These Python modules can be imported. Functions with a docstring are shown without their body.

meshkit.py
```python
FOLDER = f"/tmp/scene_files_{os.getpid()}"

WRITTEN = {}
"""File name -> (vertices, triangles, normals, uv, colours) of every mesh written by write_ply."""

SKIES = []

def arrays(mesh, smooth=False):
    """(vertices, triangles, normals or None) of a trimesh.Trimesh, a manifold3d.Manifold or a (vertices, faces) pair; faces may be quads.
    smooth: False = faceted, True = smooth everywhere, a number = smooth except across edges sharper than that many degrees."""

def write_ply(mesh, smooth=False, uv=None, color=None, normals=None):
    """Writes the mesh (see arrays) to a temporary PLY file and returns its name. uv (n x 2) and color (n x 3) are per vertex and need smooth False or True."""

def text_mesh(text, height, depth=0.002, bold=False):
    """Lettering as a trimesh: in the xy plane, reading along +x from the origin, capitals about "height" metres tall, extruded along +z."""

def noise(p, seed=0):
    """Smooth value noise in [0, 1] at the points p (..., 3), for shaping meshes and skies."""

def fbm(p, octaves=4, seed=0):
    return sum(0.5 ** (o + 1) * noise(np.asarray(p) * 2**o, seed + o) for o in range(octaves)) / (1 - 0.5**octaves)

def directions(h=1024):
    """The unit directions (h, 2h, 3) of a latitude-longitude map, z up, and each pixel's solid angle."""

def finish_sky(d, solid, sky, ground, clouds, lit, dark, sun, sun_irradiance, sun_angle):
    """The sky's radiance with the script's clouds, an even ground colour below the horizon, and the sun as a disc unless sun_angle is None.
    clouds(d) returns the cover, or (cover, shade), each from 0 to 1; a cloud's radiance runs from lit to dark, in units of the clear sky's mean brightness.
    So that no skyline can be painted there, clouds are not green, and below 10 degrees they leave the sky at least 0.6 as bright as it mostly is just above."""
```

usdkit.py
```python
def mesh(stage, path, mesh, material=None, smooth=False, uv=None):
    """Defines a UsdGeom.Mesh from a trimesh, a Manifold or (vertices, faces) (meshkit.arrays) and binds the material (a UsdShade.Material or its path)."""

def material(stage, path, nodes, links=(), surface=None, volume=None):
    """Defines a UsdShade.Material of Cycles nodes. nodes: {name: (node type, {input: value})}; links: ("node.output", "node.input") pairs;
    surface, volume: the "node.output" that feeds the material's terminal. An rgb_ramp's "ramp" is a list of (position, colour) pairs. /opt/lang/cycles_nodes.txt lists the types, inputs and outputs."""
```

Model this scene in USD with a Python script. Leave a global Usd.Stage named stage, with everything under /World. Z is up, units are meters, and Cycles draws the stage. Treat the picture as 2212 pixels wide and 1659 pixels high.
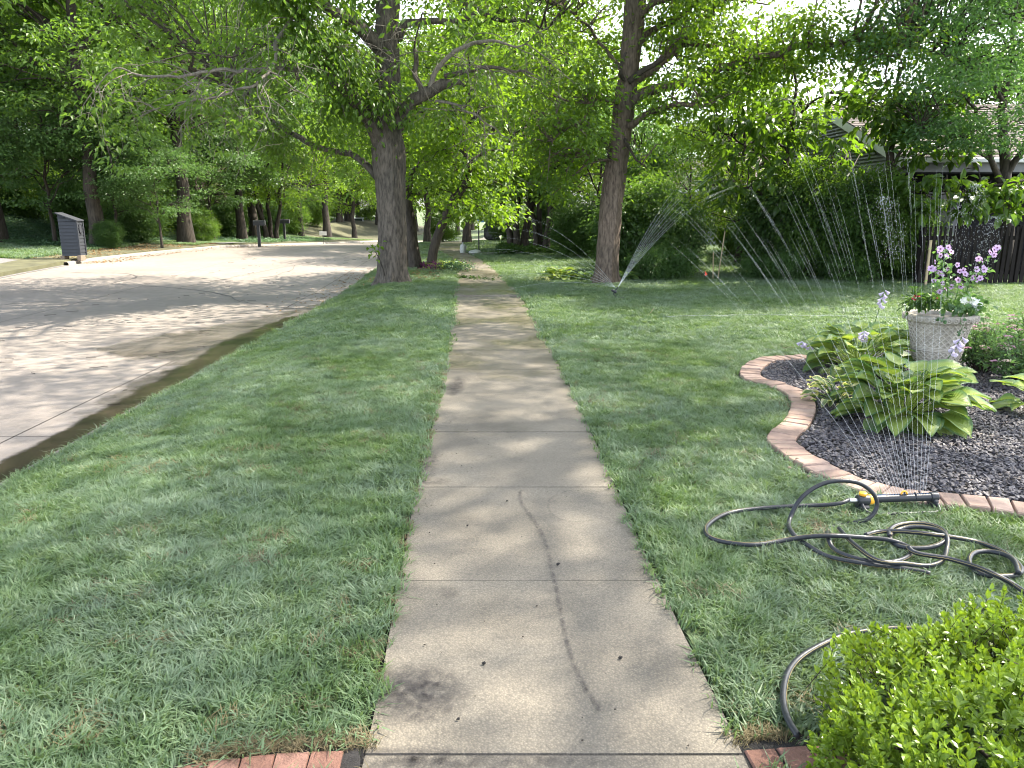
import math, numpy as np, trimesh, usdkit, meshkit
from pxr import Usd, UsdGeom, UsdLux, UsdShade, Gf, Sdf, Vt
from shapely.geometry import Polygon, Point, LineString
from shapely import contains_xy

stage = Usd.Stage.CreateInMemory()
UsdGeom.SetStageUpAxis(stage, 'Z'); UsdGeom.SetStageMetersPerUnit(stage, 1.0)
UsdGeom.Xform.Define(stage, '/World'); UsdGeom.Scope.Define(stage, '/World/Looks')

# ---------------------------------------------------------------- camera, sky, sun, exposure
EXPOSURE = 2.3
SUN_AZ, SUN_EL = math.radians(68), math.radians(51)     # azimuth measured from +y towards +x
SUN_INT, SKY = 0.98, 0.14
FOC, PX0, PY0, HZ, CAMZ = 1662.0, 1106.0, 829.5, 438.0, 1.65    # in units of a 2212 x 1659 picture
PITCH = math.atan((PY0 - HZ) / FOC)
cam = UsdGeom.Camera.Define(stage, '/World/camera')
cam.CreateHorizontalApertureAttr(36.0); cam.CreateVerticalApertureAttr(27.0)
cam.CreateFocalLengthAttr(36.0 * FOC / 2212.0); cam.CreateExposureAttr(EXPOSURE)
cam.CreateClippingRangeAttr((0.05, 2000.0))
cam.AddTranslateOp().Set((0, 0, CAMZ)); cam.AddRotateXOp().Set(90 - math.degrees(PITCH))

dome = UsdLux.DomeLight.Define(stage, '/World/sky')
dome.GetPrim().SetCustomDataByKey('kind', 'structure')
skym = usdkit.material(stage, '/World/Looks/sky_look', {
    'sky': ('sky_texture', dict(sky_type='single_scattering', sun_disc=False, sun_elevation=SUN_EL, sun_rotation=SUN_AZ, aerosol_density=2.2)),
    'tc': ('texture_coordinate', {}), 'map': ('mapping', dict(scale=(1.0, 1.0, 2.2))),
    'n': ('noise_texture', dict(scale=1.7, detail=5, roughness=0.55)),
    'r': ('rgb_ramp', dict(ramp=[(0.36, (0.12,) * 3), (0.62, (0.8,) * 3)])),
    'bw': ('rgb_to_bw', {}),
    'mul': ('mix', dict(mix_type='multiply', fac=1.0, color2=(1.25, 1.27, 1.3))),
    'mix': ('mix', {}), 'bg': ('background_shader', dict(strength=SKY))},
    [('tc.generated', 'map.vector'), ('map.vector', 'n.vector'), ('n.fac', 'r.fac'), ('r.color', 'mix.fac'),
     ('sky.color', 'bw.color'), ('bw.val', 'mul.color1'), ('sky.color', 'mix.color1'), ('mul.color', 'mix.color2'), ('mix.color', 'bg.color')], surface='bg.background')
UsdShade.MaterialBindingAPI.Apply(dome.GetPrim()).Bind(skym)

sun = UsdLux.DistantLight.Define(stage, '/World/sun')
sun.CreateNormalizeAttr(True); sun.CreateIntensityAttr(SUN_INT); sun.CreateAngleAttr(0.55); sun.CreateColorAttr((1.0, 0.92, 0.79))
sun.AddRotateZOp().Set(180 - math.degrees(SUN_AZ)); sun.AddRotateXOp().Set(90 - math.degrees(SUN_EL))
# light shines along -z; after RotX(90-el) then RotZ the direction towards the sun (+z) tips to azimuth
SUND = np.array([math.sin(SUN_AZ) * math.cos(SUN_EL), math.cos(SUN_AZ) * math.cos(SUN_EL), math.sin(SUN_EL)])

# ---------------------------------------------------------------- helpers
def ray(x, y):
    a, b = (x - PX0) / FOC, -(y - PY0) / FOC
    return np.array([a, math.cos(PITCH) + b * math.sin(PITCH), -math.sin(PITCH) + b * math.cos(PITCH)])
def G(x, y, z=0.0):
    r = ray(x, y); return np.array([0, 0, CAMZ]) + r * (z - CAMZ) / r[2]
def at(x, y, Y):
    r = ray(x, y); return np.array([0, 0, CAMZ]) + r * Y / r[1]
def mpp(Y): return Y / FOC * 1.02      # metres per picture unit at depth Y

used = {}
def path_for(name, parent=None):
    base = parent.GetPath().pathString if parent is not None else '/World'
    k = (base, name); n = used.get(k, 0); used[k] = n + 1
    return f'{base}/{name}' if n == 0 else f'{base}/{name}_{n:03d}'
def tag(o, label=None, cat=None, group=None, kind=None):
    for k, v in (('label', label), ('category', cat), ('group', group), ('kind', kind)):
        if v: o.SetCustomDataByKey(k, v)
    return o
def prim(x): return x.GetPrim() if hasattr(x, 'GetPrim') else x
def obj(name, mesh, mat, parent=None, smooth=False, uv=None, **tags):
    m = usdkit.mesh(stage, path_for(name, parent), mesh, mat, smooth=smooth, uv=uv)
    m.CreateDoubleSidedAttr(True)
    return tag(m.GetPrim(), **tags)
def thing(name, label, cat, loc=(0, 0, 0), rz=0.0, sc=None, group=None, kind=None):
    x = UsdGeom.Xform.Define(stage, path_for(name))
    x.AddTranslateOp().Set(tuple(map(float, loc))); x.AddRotateZOp().Set(math.degrees(rz))
    x.AddScaleOp().Set(tuple(map(float, sc if sc is not None else (1, 1, 1))))
    return tag(x.GetPrim(), label, cat, group, kind)
def dup(root, name, label, loc, rz=0.0, sc=(1, 1, 1), group=None, cat=None):
    r = thing(name, label, cat or root.GetCustomDataByKey('category'), loc, rz, sc, group)
    r.GetReferences().AddInternalReference(root.GetPath()); r.SetInstanceable(True)
    return r
def struct(name, mesh, mat, parent=None, **k):
    return obj(name, mesh, mat, parent, kind=None if parent is not None else 'structure', **k)

class MB:
    def __init__(s): s.v, s.f, s.n = [], [], 0
    def add(s, v, f):
        v = np.asarray(v, float); f = np.asarray(f, int)
        if f.shape[1] == 4: f = np.vstack([f[:, [0, 1, 2]], f[:, [0, 2, 3]]])
        s.v.append(v); s.f.append(f + s.n); s.n += len(v); return s
    def tm(s, m): return s.add(m.vertices, m.faces)
    def get(s): return np.vstack(s.v), np.vstack(s.f)

def tube(pts, rad, sides=6, cap=True):
    p = np.asarray(pts, float); n = len(p); rad = np.broadcast_to(np.asarray(rad, float), (n,))
    t = np.gradient(p, axis=0); t /= np.linalg.norm(t, axis=1, keepdims=True) + 1e-12
    a = np.cross(t[0], [0, 0, 1.0] if abs(t[0][2]) < 0.9 else [1.0, 0, 0]); a /= np.linalg.norm(a)
    A = []
    for i in range(n):
        a = a - t[i] * np.dot(a, t[i]); a /= np.linalg.norm(a) + 1e-12; A.append(a)
    A = np.array(A); B = np.cross(t, A); ang = np.arange(sides) * 2 * np.pi / sides
    v = p[:, None] + rad[:, None, None] * (np.cos(ang)[None, :, None] * A[:, None] + np.sin(ang)[None, :, None] * B[:, None])
    i, j = np.meshgrid(np.arange(n - 1), np.arange(sides), indexing='ij'); j2 = (j + 1) % sides
    q = np.stack([i * sides + j, i * sides + j2, (i + 1) * sides + j2, (i + 1) * sides + j], -1).reshape(-1, 4)
    f = np.vstack([q[:, [0, 1, 2]], q[:, [0, 2, 3]]]); v = v.reshape(-1, 3)
    if cap:
        v = np.vstack([v, p[0], p[-1]]); c0, c1 = len(v) - 2, len(v) - 1; k = np.arange(sides); k2 = (k + 1) % sides
        f = np.vstack([f, np.stack([np.full(sides, c0), k2, k], 1), np.stack([np.full(sides, c1), (n - 1) * sides + k, (n - 1) * sides + k2], 1)])
    return v, f
def spline(pts, n, closed=False):
    p = np.asarray(pts, float); d = np.r_[0, np.cumsum(np.linalg.norm(np.diff(p[:, :3], axis=0), axis=1))]
    from scipy.interpolate import CubicSpline, PchipInterpolator
    s = np.linspace(0, d[-1], n)
    return np.stack([PchipInterpolator(d, p[:, k])(s) for k in range(p.shape[1])], 1)
def smoothline(pts, n):
    from scipy.interpolate import CubicSpline
    p = np.asarray(pts, float); d = np.r_[0, np.cumsum(np.linalg.norm(np.diff(p[:, :3], axis=0), axis=1) ** 0.7)]
    s = np.linspace(0, d[-1], n); return CubicSpline(d, p)(s)
def box(c, s, rz=0, bev=0.0, tilt=None):
    """A box with chamfered edges."""
    s = np.asarray(s, float) / 2
    if bev > 0:
        b = min(bev, s.min() * 0.9); pts = []
        for sx in (-1, 1):
            for sy in (-1, 1):
                for sz in (-1, 1):
                    for k in range(3):
                        q = s - b; q = q.copy(); q[k] = s[k]; pts.append(q * [sx, sy, sz])
        m = trimesh.convex.convex_hull(np.array(pts)); v, f = np.array(m.vertices), np.array(m.faces)
    else:
        m = trimesh.creation.box(extents=2 * s); v, f = np.array(m.vertices), np.array(m.faces)
    if tilt is not None: v = v @ tilt.T
    c_, s_ = math.cos(rz), math.sin(rz)
    v = v @ np.array([[c_, s_, 0], [-s_, c_, 0], [0, 0, 1]]) + np.asarray(c, float)
    return v, f
def lathe(prof, n=32):
    pr = np.asarray(prof, float); a = np.arange(n) * 2 * np.pi / n
    v = np.stack([pr[:, None, 0] * np.cos(a), pr[:, None, 0] * np.sin(a), np.broadcast_to(pr[:, None, 1], (len(pr), n))], -1).reshape(-1, 3)
    i, j = np.meshgrid(np.arange(len(pr) - 1), np.arange(n), indexing='ij'); j2 = (j + 1) % n
    return v, np.stack([i * n + j, i * n + j2, (i + 1) * n + j2, (i + 1) * n + j], -1).reshape(-1, 4)
def sheet(xs_of_rows, ys, zf, zadd=0.0):
    """Grid sheet: row k has x values xs_of_rows[k] at y = ys[k]; z = zf(x, y) + zadd."""
    X = np.asarray(xs_of_rows, float); Y = np.broadcast_to(np.asarray(ys, float)[:, None], X.shape); Z = zf(X, Y) + zadd
    n, m = X.shape; v = np.stack([X, Y, Z], -1).reshape(-1, 3)
    i, j = np.meshgrid(np.arange(n - 1), np.arange(m - 1), indexing='ij')
    return v, np.stack([i * m + j, i * m + j + 1, (i + 1) * m + j + 1, (i + 1) * m + j], -1).reshape(-1, 4)
def smoothstep(t): t = np.clip(t, 0, 1); return t * t * (3 - 2 * t)
def unit(v): return v / (np.linalg.norm(v, axis=-1, keepdims=True) + 1e-12)
M = {}
def mat(name, nodes, links, surface): M[name] = usdkit.material(stage, f'/World/Looks/{name}', nodes, links, surface=surface); return M[name]
def simple(name, col, rough=0.6, var=0.15, scale=6.0, bump=0.0, bscale=40.0, metallic=0.0, spec=0.5, dist=0.01):
    """Plain surface with slight tone variation and relief."""
    c = np.array(col, float)
    nodes = {'g': ('geometry', {}), 'n': ('noise_texture', dict(scale=scale, detail=4)), 'r': ('rgb_ramp', dict(ramp=[(0.25, tuple(c * (1 - var))), (0.75, tuple(np.clip(c * (1 + var), 0, 1)))])),
             'p': ('principled_bsdf', dict(roughness=rough, metallic=metallic, specular_ior_level=spec))}
    links = [('g.position', 'n.vector'), ('n.fac', 'r.fac'), ('r.color', 'p.base_color')]
    if bump:
        nodes['n2'] = ('noise_texture', dict(scale=bscale, detail=5)); nodes['b'] = ('bump', dict(strength=bump, distance=dist))
        links += [('g.position', 'n2.vector'), ('n2.fac', 'b.height'), ('b.normal', 'p.normal')]
    return mat(name, nodes, links, 'p.BSDF')
def leafmat(name, ca, cb, tcol, trans=0.42, rough=0.42, nscale=0.5, spec=0.4, dead=None, namp=0.5):
    ca, cb = np.array(ca, float), np.array(cb, float)
    nodes = {'g': ('geometry', {}), 'r': ('rgb_ramp', dict(ramp=[(0.0, tuple(ca)), (1.0, tuple(cb))] if dead is None else [(0.0, tuple(ca)), (0.93, tuple(cb)), (0.96, dead), (1.0, dead)])),
             'n': ('noise_texture', dict(scale=nscale, detail=3)), 'r2': ('rgb_ramp', dict(ramp=[(0.3, (1 - namp * .55,) * 3), (0.7, (1 + namp * .5, 1 + namp * .45, 1 - namp * .1))])),
             'm': ('mix', dict(mix_type='multiply', fac=1.0)), 'mt': ('mix', dict(mix_type='multiply', fac=1.0, color2=tuple(tcol))),
             'p': ('principled_bsdf', dict(roughness=rough, specular_ior_level=spec)), 't': ('translucent_bsdf', {}), 'x': ('mix_closure', dict(fac=trans))}
    links = [('g.random_per_island', 'r.fac'), ('g.position', 'n.vector'), ('n.fac', 'r2.fac'), ('r.color', 'm.color1'), ('r2.color', 'm.color2'), ('m.color', 'p.base_color'),
             ('m.color', 'mt.color1'), ('mt.color', 't.color'), ('p.BSDF', 'x.closure1'), ('t.BSDF', 'x.closure2')]
    return mat(name, nodes, links, 'x.closure')

# ---------------------------------------------------------------- materials
leafmat('leaf_oak', (0.065, 0.125, 0.028), (0.125, 0.20, 0.04), (2.5, 2.35, 0.8), trans=.5)
leafmat('leaf_maple', (0.07, 0.135, 0.022), (0.145, 0.215, 0.035), (2.7, 2.4, 0.7), trans=.52)
leafmat('leaf_dark', (0.035, 0.075, 0.022), (0.065, 0.12, 0.03), (2.4, 2.3, 1.0), trans=.46)
leafmat('leaf_hedge', (0.05, 0.10, 0.032), (0.095, 0.155, 0.05), (2.2, 2.1, 1.0), trans=.45, rough=.36)
leafmat('leaf_magnolia', (0.05, 0.10, 0.025), (0.10, 0.165, 0.03), (2.8, 2.6, 0.6), rough=0.36, spec=0.5, trans=.5)
leafmat('leaf_dogwood', (0.06, 0.12, 0.04), (0.11, 0.18, 0.06), (2.0, 2.0, 1.0))
leafmat('leaf_locust', (0.06, 0.13, 0.05), (0.10, 0.18, 0.07), (2.0, 2.0, 0.9))
leafmat('leaf_box', (0.16, 0.25, 0.03), (0.36, 0.42, 0.06), (1.6, 1.5, 0.6), trans=0.30, rough=0.33, spec=0.5, nscale=5.0, namp=0.3)
leafmat('leaf_cover', (0.07, 0.13, 0.08), (0.12, 0.18, 0.11), (1.5, 1.5, 1.0))
leafmat('leaf_spirea', (0.10, 0.19, 0.08), (0.17, 0.27, 0.13), (1.8, 1.8, 0.9))
leafmat('leaf_litter', (0.22, 0.14, 0.07), (0.36, 0.26, 0.15), (1, 1, 1), trans=0.15, rough=0.8, nscale=3)
def grassmat(name, tint=1.0):
    nodes = {'g': ('geometry', {}), 'n1': ('noise_texture', dict(scale=0.9, detail=4, roughness=0.6)), 'n2': ('noise_texture', dict(scale=8.0, detail=4, roughness=.65)), 'oi': ('object_info', {}),
             'r1': ('rgb_ramp', dict(ramp=[(0.33, (0.20, 0.27, 0.125)), (0.45, (0.24, 0.305, 0.205)), (0.6, (0.285, 0.335, 0.295))])),
             'r2': ('rgb_ramp', dict(ramp=[(0.28, (0.70, 0.78, 0.58)), (0.5, (1.0, 1.0, 1.0)), (0.72, (1.32, 1.22, 1.22))])),
             'ri': ('rgb_ramp', dict(ramp=[(0.0, (0.5, 0.6, 0.46)), (0.4, (0.95, 1.0, 0.9)), (0.8, (1.35, 1.3, 1.35)), (0.87, (1.9, 1.65, 1.75)), (1.0, (2.1, 1.8, 1.9))])),
             'm1': ('mix', dict(mix_type='multiply', fac=1.0)), 'm2': ('mix', dict(mix_type='multiply', fac=1.0)), 'mt': ('mix', dict(mix_type='multiply', fac=1.0, color2=(1.6, 1.6, 0.8))),
             'p': ('principled_bsdf', dict(roughness=0.5, specular_ior_level=0.45)), 't': ('translucent_bsdf', {}), 'x': ('mix_closure', dict(fac=0.36))}
    links = [('g.position', 'n1.vector'), ('g.position', 'n2.vector'), ('n1.fac', 'r1.fac'), ('n2.fac', 'r2.fac'), ('g.random_per_island', 'ri.fac'), ('r1.color', 'm1.color1'), ('r2.color', 'm1.color2'),
             ('m1.color', 'm2.color1'), ('ri.color', 'm2.color2'), ('m2.color', 'p.base_color'), ('m2.color', 'mt.color1'), ('mt.color', 't.color'), ('p.BSDF', 'x.closure1'), ('t.BSDF', 'x.closure2')]
    return mat(name, nodes, links, 'x.closure')
grassmat('grass')
leafmat('straw', (0.16, 0.13, 0.075), (0.28, 0.235, 0.15), (1, 1, 1), trans=0.2, rough=0.6)
simple('soil', (0.055, 0.05, 0.03), 0.9, 0.4, 9, 0.6, 60)
simple('turf', (0.05, 0.075, 0.025), 0.9, 0.35, 3, 0.7, 50)
simple('forest_floor', (0.07, 0.068, 0.032), 0.9, 0.45, 2.5, 0.7, 30)
simple('far_ground', (0.07, 0.10, 0.035), 0.9, 0.3, 0.4)
simple('black_soil', (0.018, 0.016, 0.014), 0.85, 0.4, 30, 0.8, 90)
def barkmat(name, ca, cb, zs=0.16, sc=22.0, strength=0.8):
    return mat(name, {'g': ('geometry', {}), 'mp': ('mapping', dict(scale=(1, 1, zs))), 'n': ('noise_texture', dict(scale=sc, detail=6, roughness=0.65)), 'n2': ('noise_texture', dict(scale=1.1, detail=3)),
        'r': ('rgb_ramp', dict(ramp=[(0.34, ca), (0.62, cb)])), 'r2': ('rgb_ramp', dict(ramp=[(0.3, (0.78, 0.8, 0.78)), (0.7, (1.15, 1.1, 1.05))])), 'm': ('mix', dict(mix_type='multiply', fac=1.0)),
        'b': ('bump', dict(strength=strength, distance=0.03)), 'p': ('principled_bsdf', dict(roughness=0.85, specular_ior_level=0.25))},
        [('g.position', 'mp.vector'), ('mp.vector', 'n.vector'), ('g.position', 'n2.vector'), ('n.fac', 'r.fac'), ('n2.fac', 'r2.fac'), ('r.color', 'm.color1'), ('r2.color', 'm.color2'), ('m.color', 'p.base_color'), ('n.fac', 'b.height'), ('b.normal', 'p.normal')], 'p.BSDF')
barkmat('bark_grey', (0.033, 0.028, 0.023), (0.108, 0.094, 0.079), 0.22, 24)
barkmat('bark_brown', (0.042, 0.031, 0.024), (0.135, 0.106, 0.083), 0.25, 26)
barkmat('bark_dark', (0.022, 0.018, 0.015), (0.06, 0.05, 0.04))
barkmat('bark_twig', (0.10, 0.088, 0.075), (0.19, 0.172, 0.15), 0.4, 30, 0.3)

# ---------------------------------------------------------------- the lie of the land
KR = np.array([(-3.3, -12), (-3.4, 2), (-3.44, 5), (-3.48, 7.2), (-3.46, 12.4), (-3.61, 17.4), (-3.89, 22.4), (-4.2, 30), (-4.5, 45), (-4.0, 70), (-2, 110)])
KL = np.array([(-11.4, -12), (-11.8, 5), (-12.5, 17), (-13.2, 21.5), (-13.6, 25.5), (-13.2, 29), (-12.3, 33), (-11.7, 42), (-11.2, 50), (-10.4, 70), (-8, 110)])
SL = np.array([(-0.40, -12), (-0.45, 1.98), (-0.49, 2.86), (-0.55, 3.98), (-0.60, 5.5), (-0.68, 7.6), (-0.91, 11.6), (-1.16, 15.6), (-1.37, 18.65), (-1.85, 23.3), (-2.45, 26.6), (-2.9, 28.8), (-3.2, 32), (-3.3, 45), (-2.8, 70), (-0.8, 110)])
SR = np.array([(0.80, -12), (0.71, 1.98), (0.67, 2.8), (0.63, 3.9), (0.585, 5.4), (0.46, 8.6), (0.2, 13.2), (-0.03, 15.9), (-0.5, 20), (-0.9, 23), (-1.55, 26.6), (-1.8, 28.8), (-2.05, 32), (-2.1, 45), (-1.6, 70), (0.4, 110)])
from scipy.interpolate import PchipInterpolator
kr, kl, sl, sr = (PchipInterpolator(a[:, 1], a[:, 0]) for a in (KR, KL, SL, SR))
def fall(y): return -0.04 * np.clip(np.asarray(y, float) - 33, 0, 40)
ROADZ = -0.2
def hz(x, y):
    x, y = np.broadcast_arrays(np.asarray(x, float), np.asarray(y, float)); yy = np.clip(y, -12, 110)
    a, b, c = kr(yy), sl(yy), kl(yy); z = np.zeros_like(x)
    t = (x - a) / np.maximum(b - a, 0.3)
    z = np.where(x < b, -0.155 + 0.155 * smoothstep(t / 0.5), z)
    z = np.where((x < a), ROADZ, z)
    d = c - x
    left = -0.09 + 0.035 * np.clip(d, 0, 4) + 1.15 * smoothstep((d - 4) / 6.5) * smoothstep((y - 12) / 14) + 0.05 * meshkit.noise(np.stack([x * .5, y * .5, x * 0], -1))
    z = np.where(x < c, left, z)
    z = np.where(x > b, 0.02 * (meshkit.noise(np.stack([x * .6, y * .6, x * 0 + 3], -1)) - 0.5) * smoothstep((x - sr(yy)) / 1.0), z)
    return z + fall(y)
def onground(px, Y, dz=0.0):
    x = at(px, 600, Y)[0]; return np.array([x, Y, float(hz(x, Y)) + dz])

g = np.array([(-600, -200, -1.4), (600, -200, -1.4), (600, 900, -2.6), (-600, 900, -2.6)], float)
struct('ground', (g, [[0, 1, 2, 3]]), M['far_ground'])
ys = np.r_[np.arange(-12, 40, 0.5), np.arange(40, 110.1, 2.0)]
# concrete road with joints, wet near the right gutter
ROADMAT = mat('road_concrete', {'g': ('geometry', {}), 'n': ('noise_texture', dict(scale=0.35, detail=5, roughness=0.6)), 'n2': ('noise_texture', dict(scale=5, detail=6, roughness=0.7)), 'n3': ('noise_texture', dict(scale=140, detail=2)),
    'r': ('rgb_ramp', dict(ramp=[(0.3, (0.18, 0.158, 0.138)), (0.7, (0.245, 0.217, 0.19))])), 'r2': ('rgb_ramp', dict(ramp=[(0.25, (0.72, 0.70, 0.68)), (0.6, (1.02, 1.0, 0.99))])), 'm': ('mix', dict(mix_type='multiply', fac=1.0)),
    'b': ('bump', dict(strength=0.35, distance=0.01)), 'p': ('principled_bsdf', dict(roughness=0.62, specular_ior_level=0.45))},
    [('g.position', 'n.vector'), ('g.position', 'n2.vector'), ('g.position', 'n3.vector'), ('n.fac', 'r.fac'), ('n2.fac', 'r2.fac'), ('r.color', 'm.color1'), ('r2.color', 'm.color2'), ('m.color', 'p.base_color'), ('n3.fac', 'b.height'), ('b.normal', 'p.normal')], 'p.BSDF')
simple('joint', (0.05, 0.046, 0.042), 0.9, 0.3, 30)
simple('tar', (0.075, 0.068, 0.063), 0.7, 0.3, 20)
simple('kerb_concrete', (0.20, 0.18, 0.16), 0.8, 0.25, 4, 0.4, 90)
def fz(x, y): return ROADZ + fall(y)
tr = thing('road', None, None, kind='structure')
dark = struct('road_bed', sheet([np.linspace(kl(y) - .1, kr(y) + .1, 6) for y in np.clip(ys, -12, 110)], ys, fz, -0.03), M['joint'], tr)
# slabs: gutter strips and two lanes, cut by transverse joints
tj = np.r_[-12, np.arange(-9.6, 64, 5.2), 110]
lanes = [(0.0, 0.46), (0.46, 0.93), (0.93, 1.0)]
def lanex(y, u): return kl(y) + (kr(y) - kl(y)) * u
for i in range(len(tj) - 1):
    for (u0, u1) in lanes:
        yy = np.linspace(tj[i] + 0.006, tj[i + 1] - 0.006, 8)
        struct('road_slab', sheet([np.linspace(lanex(y, u0) + 0.006, lanex(y, u1) - 0.006, 5) for y in yy], yy, fz, 0), ROADMAT, tr)
def ribbon(P, w, z, wob=0.0, seed=0):
    P = np.asarray(P, float); r = np.random.default_rng(seed); n = len(P)
    t = np.gradient(P[:, :2], axis=0); t /= np.linalg.norm(t, axis=1, keepdims=True) + 1e-9; nn = np.stack([-t[:, 1], t[:, 0]], 1)
    w = np.broadcast_to(w, (n,)) * (1 + wob * r.normal(size=n)); c = P[:, :2]
    a, b = c + nn * w[:, None] / 2, c - nn * w[:, None] / 2
    za = np.array([z(*q) if callable(z) else z for q in c])
    v = np.vstack([np.c_[a, za], np.c_[b, za]]); i = np.arange(n - 1)
    return v, np.stack([i, i + n, i + n + 1, i + 1], 1)
def crack(pts, w, seed, zz=ROADZ):
    w = w * .6; P = np.array([G(x, y, zz)[:2] for x, y in pts]); n = 28 * (len(pts) - 1); L = smoothline(np.c_[P, P[:, 0] * 0], n)[:, :2]
    r = np.random.default_rng(seed); L = L + np.cumsum(r.normal(size=L.shape) * 0.018, axis=0) * np.linspace(1, 0.2, n)[:, None]
    return ribbon(L, w, lambda x, y: zz + float(fall(y)) + 0.004, 0.35, seed)
for k, (pts, w) in enumerate([([(240, 612), (270, 607), (290, 598), (255, 590)], .06), ([(300, 618), (380, 622), (440, 628), (500, 640)], .07), ([(500, 640), (520, 652), (600, 660)], .03), ([(380, 622), (450, 610), (560, 588), (680, 565)], .035),
        ([(130, 588), (230, 590), (330, 590)], .04), ([(580, 598), (610, 592), (640, 572)], .035), ([(450, 560), (500, 558), (535, 545)], .03), ([(100, 612), (240, 618)], .03), ([(0, 660), (60, 655), (160, 648)], .03)]):
    struct('tar_crack', crack(pts, w, k), M['tar'], tr)
# puddle and wet film along the right gutter
def wetmat(name, c0, c1, rough, bs, bstr, nsc, amp, bd=.01, top=1.0):
    return mat(name, {'g': ('geometry', {}), 'n': ('noise_texture', dict(scale=bs, detail=4, roughness=.65)), 'n2': ('noise_texture', dict(scale=1.6, detail=4)), 'n3': ('noise_texture', dict(scale=nsc, detail=6, roughness=.7)), 'b': ('bump', dict(strength=bstr, distance=bd)), 'uv': ('uvmap', {}), 'sp': ('separate_xyz', {}), 'ma': ('math', dict(math_type='multiply_add', value2=amp, value3=-.5 * amp)), 'ad': ('math', dict(math_type='add')),
        'mr': ('map_range', dict(range_type='smoothstep', from_min=.05, from_max=.6, to_min=0, to_max=top)), 'r': ('rgb_ramp', dict(ramp=[(.35, c0), (.65, c1)])), 'p': ('principled_bsdf', dict(roughness=rough, specular_ior_level=.55)), 't': ('transparent_bsdf', {}), 'x': ('mix_closure', {})},
        [('g.position', 'n.vector'), ('g.position', 'n2.vector'), ('g.position', 'n3.vector'), ('n2.fac', 'r.fac'), ('r.color', 'p.base_color'), ('n.fac', 'b.height'), ('b.normal', 'p.normal'), ('n3.fac', 'ma.value1'), ('ma.value', 'ad.value1'), ('uv.UV', 'sp.vector'), ('sp.x', 'ad.value2'), ('ad.value', 'mr.value'), ('mr.result', 'x.fac'), ('t.BSDF', 'x.closure1'), ('p.BSDF', 'x.closure2')], 'x.closure')
WATER = wetmat('puddle_water', (.014, .012, .009), (.040, .032, .022), .05, 22, .14, 1.9, 1.7)
WET = wetmat('wet_concrete', (.09, .076, .06), (.17, .15, .125), .14, 34, .9, 2.2, 1.8, .02, .75)
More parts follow.
